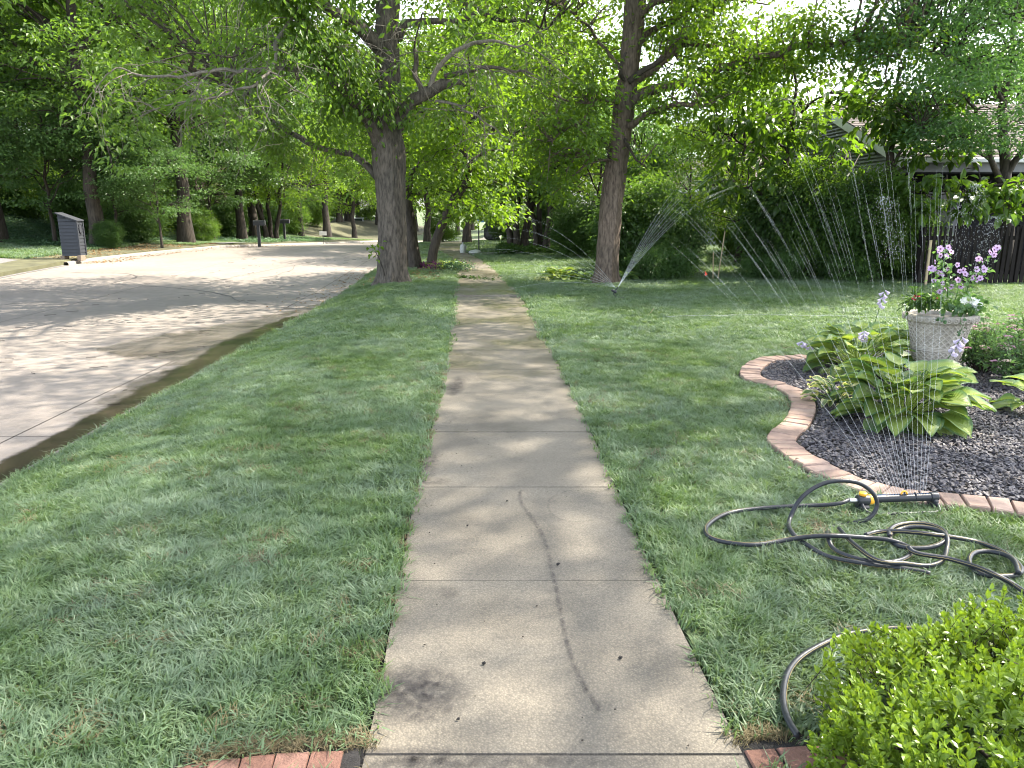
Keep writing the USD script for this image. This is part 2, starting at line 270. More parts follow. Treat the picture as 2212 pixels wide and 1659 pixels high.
def patch(pts, z, seed, fade, mesh_mat, name, parent, step=.11):
    P = np.array([G(x, y, ROADZ)[:2] for x, y in pts]); poly = Polygon(P).buffer(0); poly = max(getattr(poly, 'geoms', [poly]), key=lambda q: q.area); x0, y0, x1, y1 = poly.bounds
    X, Y = np.meshgrid(np.arange(x0 - .2, x1 + .2, step), np.arange(y0 - .2, y1 + .2, step)); ins = contains_xy(poly.buffer(.12), X.ravel(), Y.ravel()).reshape(X.shape)
    from shapely import points, distance
    d = distance(points(X.ravel(), Y.ravel()), poly.exterior).reshape(X.shape) * np.where(contains_xy(poly, X.ravel(), Y.ravel()).reshape(X.shape), 1, -1); road_ok = X < kr(np.clip(Y, -12, 110)) + .05
    n, m = X.shape; ok = (ins & road_ok); cell = ok[:-1, :-1] & ok[1:, :-1] & ok[:-1, 1:] & ok[1:, 1:]; i, j = np.nonzero(cell); edge = np.clip(kr(np.clip(Y, -12, 110)) - X, 0, 9)
    f = np.stack([i * m + j, i * m + j + 1, (i + 1) * m + j + 1, (i + 1) * m + j], 1); u = np.clip(np.where(edge < .3, np.maximum(d, .22), d) / fade, -.3, 1); v = np.stack([X, Y, z + fall(Y)], -1).reshape(-1, 3)
    usedv, inv = np.unique(f.ravel(), return_inverse=True); return obj(name, (v[usedv], inv.reshape(-1, 4)), mesh_mat, parent, smooth=True, uv=np.c_[u.ravel()[usedv], 0 * usedv])
tag(patch([(-60, 1085), (0, 1000), (95, 930), (190, 870), (250, 830), (300, 806), (345, 795), (330, 786), (210, 772), (180, 755), (240, 738), (330, 722), (440, 705), (540, 686), (640, 664), (690, 658), (690, 668), (600, 714), (490, 772), (400, 818), (200, 932), (0, 1044), (-60, 1090)], ROADZ + 0.004, 3, 0.55, WET, 'wet_patch', None), kind='structure')
tag(patch([(-60, 1060), (0, 998), (91, 952), (183, 898), (293, 836), (360, 800), (400, 776), (440, 752), (490, 730), (548, 708), (612, 688), (640, 684), (549, 738), (451, 792), (305, 878), (152, 964), (0, 1040), (-60, 1085)], ROADZ + 0.008, 5, 0.30, WATER, 'puddle', None), kind='structure')
# kerbs
simple('kerb_dirty', (0.10, 0.088, 0.072), 0.85, 0.4, 12, 0.6, 90)
def kerb(name, f, side, y0, y1, m='kerb_concrete', ht=1.0):
    t = thing(name, None, None, kind='structure'); e = np.arange(y0, y1, 3.0)
    for a, b in zip(e[:-1], e[1:]):
        yy = np.linspace(a + 0.006, b - 0.006, 7); x = f(yy); prof = np.array([(0.0, -0.03), (0.015, 0.075 * ht), (0.05, 0.095 * ht), (0.15, 0.095 * ht), (0.155, -0.15)]) * [side, 1]
        v = np.array([[x[i] + q[0], yy[i], fz(0, yy[i]) + q[1]] for i in range(7) for q in prof]); n = len(prof)
        ff = [[i * n + j, i * n + j + 1, (i + 1) * n + j + 1, (i + 1) * n + j] for i in range(6) for j in range(n - 1)]
        struct('kerb_stone', (v, ff), M[m], t)
kerb('kerb', kr, 1, 1, 64, 'kerb_dirty', .35); kerb('kerb', kl, -1, 23.6, 72); kerb('kerb', kl, -1, 2.5, 17.6)
# verge, lawn, left yard
def cols(a, b, n, p=1.0): return a + (b - a) * np.linspace(0, 1, n) ** p
vx = [np.r_[kr(y) + .156, cols(kr(y) + .156, sl(y) - 0.02, 10), sl(y) - 0.018] for y in ys]
def vz(x, y):
    z = hz(x, y); z[:, 0] -= 0.3; z[:, -1] -= 0.3; return z - 0.012
struct('verge', sheet(vx, ys, vz), M['turf'])
lx = [np.r_[sr(y) + .018, cols(sr(y) + 0.02, 70, 40, 2.2)] for y in ys]
def lz(x, y):
    z = hz(x, y); z[:, 0] -= 0.3; return z - 0.012
struct('lawn', sheet(lx, ys, lz), M['turf'])
def yz(x, y):
    z = hz(x, y) - 0.02; z[:, 0] -= .35; return z
struct('left_yard', sheet([np.r_[kl(y) - .150, cols(kl(y) - .152, -110, 44, 2.0)] for y in ys], ys, yz), M['forest_floor'])

# ---------------------------------------------------------------- sidewalk, slab by slab
SWM = mat('sidewalk_concrete', {'g': ('geometry', {}), 'v': ('voronoi_texture', dict(scale=120)), 'n': ('noise_texture', dict(scale=1.5, detail=6, roughness=0.62)), 'n4': ('noise_texture', dict(scale=60, detail=5, roughness=0.8)), 'n3': ('noise_texture', dict(scale=0.85, detail=4, roughness=0.6)),
    'rv': ('rgb_ramp', dict(ramp=[(0.0, (1.5, 1.48, 1.42)), (0.22, (1.15, 1.14, 1.12)), (0.4, (0.93, 0.93, 0.93)), (0.8, (0.74, 0.74, 0.75))])), 'r': ('rgb_ramp', dict(ramp=[(0.30, (0.114, 0.099, 0.076)), (0.5, (0.166, 0.145, 0.112)), (0.7, (0.206, 0.181, 0.14))])),
    'r4': ('rgb_ramp', dict(ramp=[(0.3, (0.72, 0.72, 0.72)), (0.62, (1.06, 1.06, 1.06))])),
    'sx': ('separate_xyz', {}), 'far': ('map_range', dict(from_min=4.0, from_max=10.0, to_min=0.0, to_max=0.24, clamp=True)), 'wadd': ('math', dict(math_type='add')),
    'wr': ('rgb_ramp', dict(ramp=[(0.62, (0, 0, 0)), (0.82, (1, 1, 1))])), 'wc': ('mix', dict(mix_type='multiply', color2=(0.72, 0.705, 0.66))), 'rr': ('map_range', dict(from_min=0, from_max=1, to_min=0.72, to_max=0.24, clamp=True)),
    'm': ('mix', dict(mix_type='multiply', fac=1.0)), 'm4': ('mix', dict(mix_type='multiply', fac=1.0)), 'b': ('bump', dict(strength=0.4, distance=0.004)), 'p': ('principled_bsdf', dict(specular_ior_level=0.5))},
    [('g.position', k + '.vector') for k in ('v', 'n', 'n3', 'n4')] + [('v.distance', 'rv.fac'), ('n.fac', 'r.fac'), ('r.color', 'm.color1'), ('rv.color', 'm.color2'), ('m.color', 'm4.color1'), ('n4.fac', 'r4.fac'), ('r4.color', 'm4.color2'),
     ('g.position', 'sx.vector'), ('sx.y', 'far.value'), ('far.result', 'wadd.value1'), ('n3.fac', 'wadd.value2'), ('wadd.value', 'wr.fac'), ('wr.color', 'wc.fac'), ('m4.color', 'wc.color1'), ('wc.color', 'p.base_color'), ('wr.color', 'rr.value'), ('rr.result', 'p.roughness'),
     ('v.distance', 'b.height'), ('b.normal', 'p.normal')], 'p.BSDF')
sw = thing('sidewalk', None, None, kind='structure')
struct('sidewalk_bed', sheet([np.linspace(sl(y) - 0.015, sr(y) + 0.015, 3) for y in ys], ys, lambda x, y: fall(y) + 0 * x, -0.03), M['black_soil'], sw)
jy = [-12, 0.9, 2.04, 3.16, 4.33, 5.46, 6.59, 7.65, 8.71, 9.75, 10.8, 11.83, 12.88, 13.95, 15.5, 16.6, 17.7, 18.8, 19.9, 21, 22.1, 23.2, 25.2, 27.0] + list(np.arange(28.2, 60, 1.15)) + [110]
rng = np.random.default_rng(11)
for i in range(len(jy) - 1):
    yy = np.linspace(jy[i] + 0.005, jy[i + 1] - 0.005, 6 if i else 12); lift = rng.uniform(-0.002, 0.003) + (0.022 if i == 13 else 0)
    xs = np.array([np.linspace(sl(y), sr(y), 7) for y in yy]); n, m = xs.shape
    v, f = sheet(xs, yy, lambda x, y: fall(y) + 0 * x, lift)
    loop = np.r_[np.arange(m), np.arange(1, n) * m + m - 1, (n - 1) * m + np.arange(m - 2, -1, -1), np.arange(n - 2, 0, -1) * m]
    v = np.vstack([v, v[loop] - [0, 0, 0.06]]); k = np.arange(len(loop)); k2 = (k + 1) % len(loop); o = n * m
    f = np.vstack([f, np.stack([loop[k], o + k, o + k2, loop[k2]], 1)])
    struct('slab', (v, f), SWM, sw)
STAIN = mat('stain', {'g': ('geometry', {}), 'n': ('noise_texture', dict(scale=22, detail=5, roughness=0.75)), 'r': ('rgb_ramp', dict(ramp=[(0.36, (0, 0, 0)), (0.72, (0.66, 0.66, 0.66))])), 'uv': ('uvmap', {}), 'sp': ('separate_xyz', {}), 'mu': ('math', dict(math_type='multiply')), 'bw': ('rgb_to_bw', {}),
    'd': ('diffuse_bsdf', dict(color=(0.035, 0.032, 0.03))), 't': ('transparent_bsdf', {}), 'x': ('mix_closure', {})},
    [('g.position', 'n.vector'), ('n.fac', 'r.fac'), ('r.color', 'bw.color'), ('uv.UV', 'sp.vector'), ('sp.x', 'mu.value1'), ('bw.val', 'mu.value2'), ('mu.value', 'x.fac'), ('t.BSDF', 'x.closure1'), ('d.BSDF', 'x.closure2')], 'x.closure')
def stain_disc(px, py, rx, ry, s):
    c = G(px, py); v, u, f = [[c[0], c[1], 0.006]], [[1.0 * s, 0]], []
    n = 26
    for k, rr in enumerate((0.5, 1.0)):
        for a in np.arange(n) * 2 * np.pi / n: v.append([c[0] + rx * rr * math.cos(a), c[1] + ry * rr * math.sin(a), 0.006]); u.append([s * (0.7 if k == 0 else 0.0), 0])
    for a in range(n): f += [[0, 1 + a, 1 + (a + 1) % n], [1 + a, 1 + n + a, 1 + n + (a + 1) % n], [1 + a, 1 + n + (a + 1) % n, 1 + (a + 1) % n]]
    struct('stain', (np.array(v), np.array(f)), STAIN, sw, uv=np.array(u), smooth=True)
for q in [(905, 1500, .20, .19, 1.9), (880, 1640, .3, .06, 1.6), (970, 1280, .06, .07, .9), (985, 835, .10, .45, 1.6), (925, 1005, .08, .35, 1.3), (940, 1040, .12, .08, 1.1), (1100, 1645, .5, .04, 1.2), (1130, 640, .3, .6, 1.0)]: stain_disc(*q)
def stain_line(pts, w, s):
    P = smoothline(np.array([G(x, y) for x, y in pts]), 60); P = P[:, :2]
    t = unit(np.gradient(P, axis=0)); nn = np.stack([-t[:, 1], t[:, 0]], 1); v = np.vstack([np.c_[P + nn * w, np.full(60, .006)], np.c_[P, np.full(60, .006)], np.c_[P - nn * w, np.full(60, .006)]])
    i = np.arange(59); f = np.vstack([np.stack([i, i + 60, i + 61, i + 1], 1), np.stack([i + 60, i + 120, i + 121, i + 61], 1)])
    struct('stain', (v, np.vstack([f[:, [0, 1, 2]], f[:, [0, 2, 3]]])), STAIN, sw, uv=np.c_[np.r_[np.zeros(60), np.full(60, s), np.zeros(60)], np.zeros(180)], smooth=True)
stain_line([(1125, 1060), (1135, 1100), (1165, 1140), (1185, 1200), (1205, 1290), (1225, 1390), (1255, 1470), (1300, 1540)], 0.015, 1.45)
stain_line([(1240, 1060), (1195, 1075), (1185, 1100), (1215, 1125), (1280, 1125)], 0.012, .8)

# driveways
simple('drive_concrete', (0.125, 0.118, 0.116), 0.75, 0.2, 1.5, 0.4, 90)
simple('asphalt', (0.10, 0.10, 0.105), 0.85, 0.25, 3, 0.6, 120)
def apron(x, y): d = np.clip(kl(np.clip(y, -12, 110)) - x, 0, 99); return ROADZ + .006 + smoothstep(d / 2.2) * (np.maximum(hz(x, y), -.1) + .03 - ROADZ)
yy = np.linspace(17.8, 23.5, 10)
struct('driveway', sheet([kl(y) + .0 - np.r_[0, .2, .5, .9, 1.4, 1.9, 2.4, 3.5, 5, 8, 12, 20, 32] for y in yy], yy, apron), M['drive_concrete'])
yy = np.linspace(25.3, 26.9, 4)
struct('driveway', sheet([np.linspace(kr(y) + .16, sl(y) - .02, 5) for y in yy], yy, lambda x, y: hz(x, y) + 0.02), M['drive_concrete'])
struct('driveway', sheet([np.linspace(sr(y) + .02, -0.6 + 0 * y, 4) for y in yy], yy, lambda x, y: hz(x, y) + 0.02), M['drive_concrete'])
yy = np.linspace(33.5, 36.5, 4)
struct('driveway', sheet([np.linspace(kl(y) - .16, -30, 8) for y in yy], yy, lambda x, y: hz(x, y) + 0.02), M['drive_concrete'])
yy = np.linspace(27.2, 28.4, 3)
struct('path', sheet([np.linspace(-19, -45, 12) for y in yy], yy, lambda x, y: hz(x, y) + 0.02), M['drive_concrete'])

# ---------------------------------------------------------------- flower bed: brick edging, slate chips
def Z3(zx, zy): return G(1504 + zx * 0.32, 619.4 + zy * 0.32)[:2]
outer = np.array([Z3(*q) for q in [(700, 474), (640, 480), (480, 488), (380, 510), (300, 560), (285, 600), (330, 645), (450, 680), (560, 722), (620, 775), (620, 850), (570, 930), (490, 1000), (460, 1060), (500, 1105), (600, 1175), (700, 1240), (850, 1315), (1000, 1375), (1250, 1445), (1450, 1485), (1620, 1505), (1860, 1525), (2030, 1548), (2212, 1572), (2500, 1620)]])
outer = smoothline(np.c_[outer, np.zeros(len(outer))], 900)[:, :2]
ol = LineString(outer); BW = 0.215
nb = int(ol.length / 0.112); BRICKMATS = []
for k, c in enumerate([(0.265, 0.178, 0.135), (0.285, 0.195, 0.15), (0.235, 0.158, 0.12), (0.30, 0.212, 0.168)]): BRICKMATS.append(simple(f'brick_{"abcd"[k]}_look', c, 0.75, 0.28, 14, 0.5, 130))
for k, c in enumerate([(0.165, 0.08, 0.055), (0.195, 0.102, 0.074)]): BRICKMATS.append(simple(f'red_brick_{"ab"[k]}_look', c, 0.8, 0.35, 18, 0.6, 130))
rng = np.random.default_rng(5)
edging = thing('brick_edging', 'winding band of tan bricks laid side by side round the slate bed', 'brick edging')
mid = []
for k in range(nb):
    s0, s1 = k * ol.length / nb, (k + 1) * ol.length / nb
    a, b = np.array(ol.interpolate(s0).coords[0]), np.array(ol.interpolate(s1).coords[0])
    na = [];
    for s in (s0, s1):
        q, r_ = np.array(ol.interpolate(max(s - .10, 0)).coords[0]), np.array(ol.interpolate(min(s + .10, ol.length)).coords[0]); t = unit(r_ - q); na.append(np.array([-t[1], t[0]]))
    c, d = b + na[1] * BW, a + na[0] * BW; mid.append((c + d) / 2)
    cen = (a + b + c + d) / 4; quad = cen + (np.array([a, b, c, d]) - cen) * (1 - np.array([.10]))
    if np.linalg.norm(c - d) < 0.03: quad = np.array([a, b, cen + (c - cen), cen + (d - cen)])
    h = 0.035 + rng.uniform(-.004, .006); tl = rng.normal(0, .003, 4)
    top = cen + (quad - cen) * np.array([.93])
    v = np.vstack([np.c_[quad, np.full(4, -0.05)], np.c_[quad, np.full(4, h - .007) + tl], np.c_[top, np.full(4, h) + tl]])
    f = [[i, (i + 1) % 4, 4 + (i + 1) % 4, 4 + i] for i in range(4)] + [[4 + i, 4 + (i + 1) % 4, 8 + (i + 1) % 4, 8 + i] for i in range(4)] + [[8, 9, 10, 11]]
    obj('brick', (v, f), BRICKMATS[rng.integers(0, 4)], edging)
inner = np.array(mid)
bedpoly = Polygon(np.vstack([inner, [(7.5, 3.6), (9, 9.2), (4.5, 8.6)]])).buffer(0)
bedpoly = max(getattr(bedpoly, 'geoms', [bedpoly]), key=lambda q: q.area)
bandpoly = Polygon(np.vstack([outer, inner[::-1]])).buffer(0.0)
bed_all = bedpoly.union(bandpoly.buffer(0.01)).buffer(0.005)
obj('joint_sand', (lambda vf: (np.c_[vf[0], np.full(len(vf[0]), 0.008)], vf[1]))(trimesh.creation.triangulate_polygon(max(getattr(bandpoly, 'geoms', [bandpoly]), key=lambda q: q.area), engine='earcut')), M['black_soil'], edging)
v2, f2 = trimesh.creation.triangulate_polygon(bedpoly, engine='earcut')
struct('bed_soil', (np.c_[v2, np.full(len(v2), 0.006)], f2), M['black_soil'])
def instancer(name, protos, pos, quat, scl, idx, **tags):
    pi = UsdGeom.PointInstancer.Define(stage, path_for(name)); p = pi.GetPath().pathString
    rel = pi.CreatePrototypesRel()
    for k, (mesh, m, sm) in enumerate(protos):
        q = usdkit.mesh(stage, f'{p}/piece' + (f'_{k:03d}' if k else ''), mesh, m, smooth=sm); q.CreateDoubleSidedAttr(True); rel.AddTarget(q.GetPath())
    pi.CreatePositionsAttr(Vt.Vec3fArray.FromNumpy(np.asarray(pos, np.float32)))
    pi.CreateOrientationsAttr(Vt.QuathArray([Gf.Quath(*map(float, r)) for r in quat]))
    sc = np.asarray(scl, np.float32); sc = np.repeat(sc[:, None], 3, 1) if sc.ndim == 1 else sc
    pi.CreateScalesAttr(Vt.Vec3fArray.FromNumpy(np.ascontiguousarray(sc))); pi.CreateProtoIndicesAttr(Vt.IntArray.FromNumpy(np.asarray(idx, np.int32)))
    return tag(pi.GetPrim(), **tags)
def zquat(a, tx=None, ty=None):
    """Rotation: tilt (small angles about x and y) then turn about z."""
    qz = np.stack([np.cos(a / 2), 0 * a, 0 * a, np.sin(a / 2)], 1)
    if tx is None: return qz
    th = np.hypot(tx, ty) + 1e-9; s = np.sin(th / 2) / th; q = np.stack([np.cos(th / 2), tx * s, ty * s, 0 * th], 1)
    w0, x0, y0, z0 = q.T; w1, x1, y1, z1 = qz.T    # q * qz
    return np.stack([w0*w1 - x0*x1 - y0*y1 - z0*z1, w0*x1 + x0*w1 + y0*z1 - z0*y1, w0*y1 - x0*z1 + y0*w1 + z0*x1, w0*z1 + x0*y1 - y0*x1 + z0*w1], 1)
chips = []
rng = np.random.default_rng(21)
CH = [simple('chip_a_look', (0.072, 0.066, 0.074), 0.6, 0.3, 40), simple('chip_b_look', (0.10, 0.088, 0.09), 0.65, 0.3, 40), simple('chip_c_look', (0.145, 0.118, 0.104), 0.7, 0.3, 40), simple('chip_d_look', (0.055, 0.050, 0.058), 0.5, 0.3, 40)]
for k in range(9):
    m = trimesh.convex.convex_hull(rng.normal(size=(14, 3)) * [1, .72, .33]); chips.append(((np.array(m.vertices) / 1.9, np.array(m.faces)), CH[[0, 3, 1, 0, 3, 1, 0, 2, 3][k]], False))
b = bedpoly.bounds; N = 100000
P = rng.uniform([b[0], b[1]], [min(b[2], 6.3), b[3]], (N, 2)); P = P[contains_xy(bedpoly.buffer(-0.012), P[:, 0], P[:, 1])]
P = P[(P[:, 0] < 0.72 * P[:, 1] + 0.3)][:75000]
n = len(P)
instancer('slate_chips', chips, np.c_[P, rng.uniform(0.012, 0.035, n)], zquat(rng.uniform(0, 6.28, n), rng.normal(0, .35, n), rng.normal(0, .35, n)), rng.uniform(.010, .021, n), rng.integers(0, 9, n),
    label='dark blue grey slate chips covering the bed inside the bricks', cat='slate chips', kind='stuff')
print('chips', n)
# small brick ends at the lower edge of the picture
def brick_row(label, pts):
    t = thing('brick_edging', label, 'brick edging')
    for k, (x0, x1, y) in enumerate(pts):
        a, b_ = G(x0, y[0])[:2], G(x1, y[1])[:2]; t_ = unit(b_ - a); nn = np.array([t_[1], -t_[0]]) * 0.21
        cen = (a + b_ + a + nn + b_ + nn) / 4; v2 = np.array([a, a + nn, b_ + nn, b_]); v2 = cen + (v2 - cen) * [.95]
        tp = cen + (v2 - cen) * .94; v = np.vstack([np.c_[v2, np.full(4, -.05)], np.c_[v2, np.full(4, .004)], np.c_[tp, np.full(4, .011)]])
        obj('brick', (v, [[i, (i + 1) % 4, 4 + (i + 1) % 4, 4 + i] for i in range(4)] + [[4 + i, 4 + (i + 1) % 4, 8 + (i + 1) % 4, 8 + i] for i in range(4)] + [[8, 9, 10, 11]]), BRICKMATS[4 + k % 2], t)
brick_row('short row of worn red bricks at the cut turf edge left of the sidewalk', [(380, 450, (1660, 1646)), (450, 522, (1646, 1638)), (522, 597, (1637, 1630)), (597, 672, (1629, 1625)), (672, 745, (1625, 1623))])
brick_row('red bricks between the sidewalk end and the round green shrub', [(1605, 1672, (1622, 1618)), (1674, 1740, (1617, 1612)), (1742, 1810, (1611, 1606))])
for k, (poly, nm) in enumerate([([(330, 1670), (430, 1636), (520, 1622), (660, 1612), (770, 1606), (779, 1640), (775, 1690), (330, 1750)], 'cut_edge_soil'), ([(1588, 1600), (1640, 1595), (1690, 1590), (1830, 1580), (1860, 1690), (1612, 1690)], 'cut_edge_soil')]):
    Pp = np.array([G(x, y)[:2] for x, y in poly]); v2, f2 = trimesh.creation.triangulate_polygon(Polygon(Pp), engine='earcut'); struct(nm, (np.c_[v2, np.full(len(v2), .0)], f2), M['black_soil'])
    if k == 0: cutL = Polygon(Pp)
    else: cutR = Polygon(Pp)

# ---------------------------------------------------------------- grass
def tuft(r, nb, rad, hmin, hmax, w, lean):
    mb_v, mb_f = [], []
    ang = r.uniform(0, 6.28, nb); rr = rad * np.sqrt(r.uniform(0, 1, nb)); base = np.c_[rr * np.cos(ang), rr * np.sin(ang), np.zeros(nb)]
    h = r.uniform(hmin, hmax, nb); la = r.uniform(0, 6.28, nb) * 0.55 + r.uniform(0, 6.28); l = np.abs(r.normal(lean, .3, nb))
    d = np.c_[np.cos(la), np.sin(la), np.zeros(nb)]; sd = np.c_[-np.sin(la + r.normal(0, .9, nb)), np.cos(la), np.zeros(nb)]; sd = unit(sd) * (w * r.uniform(.7, 1.3, nb))[:, None] / 2
    p1 = base + d * (h * l * .32)[:, None] + np.c_[np.zeros((nb, 2)), h * .55]; p2 = base + d * (h * l)[:, None] + np.c_[np.zeros((nb, 2)), h * (1 - .25 * np.minimum(l, 1.4))]
    v = np.stack([base - sd, base + sd, p1 - sd * .85, p1 + sd * .85, p2], 1).reshape(-1, 3); o = np.arange(nb)[:, None] * 5
    f = np.concatenate([o + [0, 1, 3], o + [0, 3, 2], o + [2, 3, 4]], 0); return v, f
rng = np.random.default_rng(31)
near_t = [(tuft(rng, 32, .06, .035, .072, .0062, .8), M['grass'], False) for _ in range(5)] + [(tuft(rng, 34, .06, .025, .06, .004, 1.2), M['straw'], False)]
def tile(r, size, dens, hmin, hmax, w, lean):
    """A square of turf: blades leaning with a smooth wandering lay."""
    nb = int(size * size * dens); base = np.c_[r.uniform(-size / 2, size / 2, (nb, 2)), np.zeros(nb)]; h = r.uniform(hmin, hmax, nb) * (.55 + .9 * meshkit.noise(np.c_[base[:, :2] * 13, np.full(nb, r.uniform(0, 50))]))
    la = meshkit.noise(np.c_[base[:, :2] * 7, np.full(nb, r.uniform(0, 50))]) * 7 + r.normal(0, 1.3, nb); l = np.abs(r.normal(lean, .3, nb))
    d = np.c_[np.cos(la), np.sin(la), np.zeros(nb)]; sa = la + 1.57 + r.normal(0, .9, nb); sd = np.c_[np.cos(sa), np.sin(sa), np.zeros(nb)] * (w * r.uniform(.7, 1.3, nb))[:, None] / 2
    p1 = base + d * (h * l * .32)[:, None] + np.c_[np.zeros((nb, 2)), h * .55]; p2 = base + d * (h * l)[:, None] + np.c_[np.zeros((nb, 2)), h * (1 - .25 * np.minimum(l, 1.4))]
    v = np.stack([base - sd, base + sd, p1 - sd * .85, p1 + sd * .85, p2], 1).reshape(-1, 3); o = np.arange(nb)[:, None] * 5
    return v, np.concatenate([o + [0, 1, 3], o + [0, 3, 2], o + [2, 3, 4]], 0)
T1, T2, T3 = .32, .8, 2.0
near_tiles = [(tile(rng, T1, 14000, .04, .076, .0062, .8), M['grass'], False) for _ in range(6)]
far_tiles = [(tile(rng, T2, 4600, .04, .078, .013, .75), M['grass'], False) for _ in range(5)]
vfar_tiles = [(tile(rng, T3, 1300, .06, .11, .022, .7), M['grass'], False) for _ in range(4)]
edge_far = [(tuft(rng, 46, .12, .04, .075, .009, .7), M['grass'], False) for _ in range(4)]
def in_verge(P): y = P[:, 1]; return (P[:, 0] > kr(y) + .12) & (P[:, 0] < sl(y) - 0.012) & ~contains_xy(cutL, P[:, 0], P[:, 1])
def in_lawn(P): y = P[:, 1]; return (P[:, 0] > sr(y) + .012) & ~contains_xy(bed_all, P[:, 0], P[:, 1]) & ~contains_xy(cutR, P[:, 0], P[:, 1])
def fan(P, m=0.8): return (np.abs(P[:, 0]) < 0.70 * P[:, 1] + m)
def grass(test, x0, x1, y0, y1, tiles, T, edge, edge_dens, **tags):
    gx, gy = np.meshgrid(np.arange(x0, x1, T) + T / 2, np.arange(y0, y1 - T * .01, T) + T / 2); C = np.c_[gx.ravel(), gy.ravel()]; C = C[fan(C, .9 + T)]
    o = np.array([(i, j) for i in (-.5, -.25, 0, .25, .5) for j in (-.5, -.25, 0, .25, .5)]) * T; full = test((C[:, None] + o).reshape(-1, 2)).reshape(len(C), -1).all(1)
    F = C[full]; n = len(F); q = rng.integers(0, 4, n) * np.pi / 2; k = rng.integers(0, len(tiles), n); e = T * .4
    dzx = (hz(F[:, 0] + e, F[:, 1]) - hz(F[:, 0] - e, F[:, 1])) / (2 * e); dzy = (hz(F[:, 0], F[:, 1] + e) - hz(F[:, 0], F[:, 1] - e)) / (2 * e)
    # turn first, then tilt with the slope
    pos, quat, scl, idx = [np.c_[F, hz(F[:, 0], F[:, 1]) - .012]], [zquat(q, dzy, -dzx)], [np.ones(n)], [k]
    if edge is not None:
        key = {tuple(c) for c in np.floor((F - [x0, y0]) / T).astype(int)}; N = int((x1 - x0) * (y1 - y0) * edge_dens); P = rng.uniform([x0, y0], [x1, y1], (N, 2)); P = P[fan(P)]; P = P[test(P)]
        cell = np.floor((P - [x0, y0]) / T).astype(int); P = P[np.array([tuple(c) not in key for c in cell], bool)]; m = len(P)
        pos.append(np.c_[P, hz(P[:, 0], P[:, 1]) - .012]); quat.append(zquat(rng.uniform(0, 6.28, m), rng.normal(0, .12, m), rng.normal(0, .12, m))); scl.append(rng.uniform(.75, 1.2, m)); idx.append(len(tiles) + rng.integers(0, len(edge) - (1 if edge is near_t else 0), m))
        if edge is near_t:
            N = int((x1 - x0) * (y1 - y0) * 30); P = rng.uniform([x0, y0], [x1, y1], (N, 2)); P = P[fan(P)]; P = P[test(P)]; P = P[(meshkit.noise(np.c_[P * 2.3, np.full(len(P), 4.)]) > .60) | (rng.uniform(size=len(P)) < .12)]; m2 = len(P)
            pos.append(np.c_[P, hz(P[:, 0], P[:, 1]) - .004]); quat.append(zquat(rng.uniform(0, 6.28, m2))); scl.append(rng.uniform(.7, 1.2, m2)); idx.append(np.full(m2, len(tiles) + len(edge) - 1))
        print('grass', n, m)
    return instancer('grass', tiles + (edge or []), np.vstack(pos), np.vstack(quat), np.concatenate(scl), np.concatenate(idx), kind='stuff', **tags)
grass(in_verge, -4.0, 0, 1.6, 9.28, near_tiles, T1, near_t, 560, label='dense mown grass on the verge between sidewalk and street, nearest part', cat='grass')
grass(in_lawn, .2, 7.24, 1.6, 9.28, near_tiles, T1, near_t, 560, label='dense mown grass right of the sidewalk around the hose and bed', cat='grass')
grass(in_verge, -4.8, -.5, 9.28, 33.28, far_tiles, T2, edge_far, 150, label='mown grass on the verge round the big grey tree', cat='grass')
grass(in_lawn, -1.6, 14.4, 9.28, 18.08, far_tiles, T2, edge_far, 150, label='mown grass of the back lawn before the hedge', cat='grass')
grass(lambda q: in_lawn(q), -3.4, 17, 18.2, 46, vfar_tiles, T3, edge_far, 40, label='sunlit grass of the next front yards beyond the two trees', cat='grass')
grass(lambda q: q[:, 0] < kl(q[:, 1]) - .18, -21, -10.5, 24, 62, vfar_tiles, T3, None, 0, label='thin patchy grass under the trees across the street', cat='grass')
# dry fringe where the turf was cut
P = np.vstack([np.array([G(x, y)[:2] for x, y in zip(np.linspace(430, 775, 60), np.interp(np.linspace(430, 775, 60), [430, 520, 660, 775], [1640, 1622, 1610, 1600]))]), np.array([G(x, y)[:2] for x, y in zip(np.linspace(1590, 1690, 14), np.linspace(1590, 1585, 14))])]) + rng.normal(0, .012, (74, 2)); n = len(P)
ye = rng.uniform(1.9, 8, 60); P = np.vstack([P, np.c_[sl(ye) - rng.uniform(0, .03, 60), ye]]); n = len(P)
instancer('dry_grass', [near_t[5]], np.c_[P, np.zeros(n)], zquat(rng.uniform(0, 6.3, n)), rng.uniform(.35, .75, n), np.zeros(n), label='fringe of dry straw coloured grass along the cut turf edges', cat='dry grass', kind='stuff')

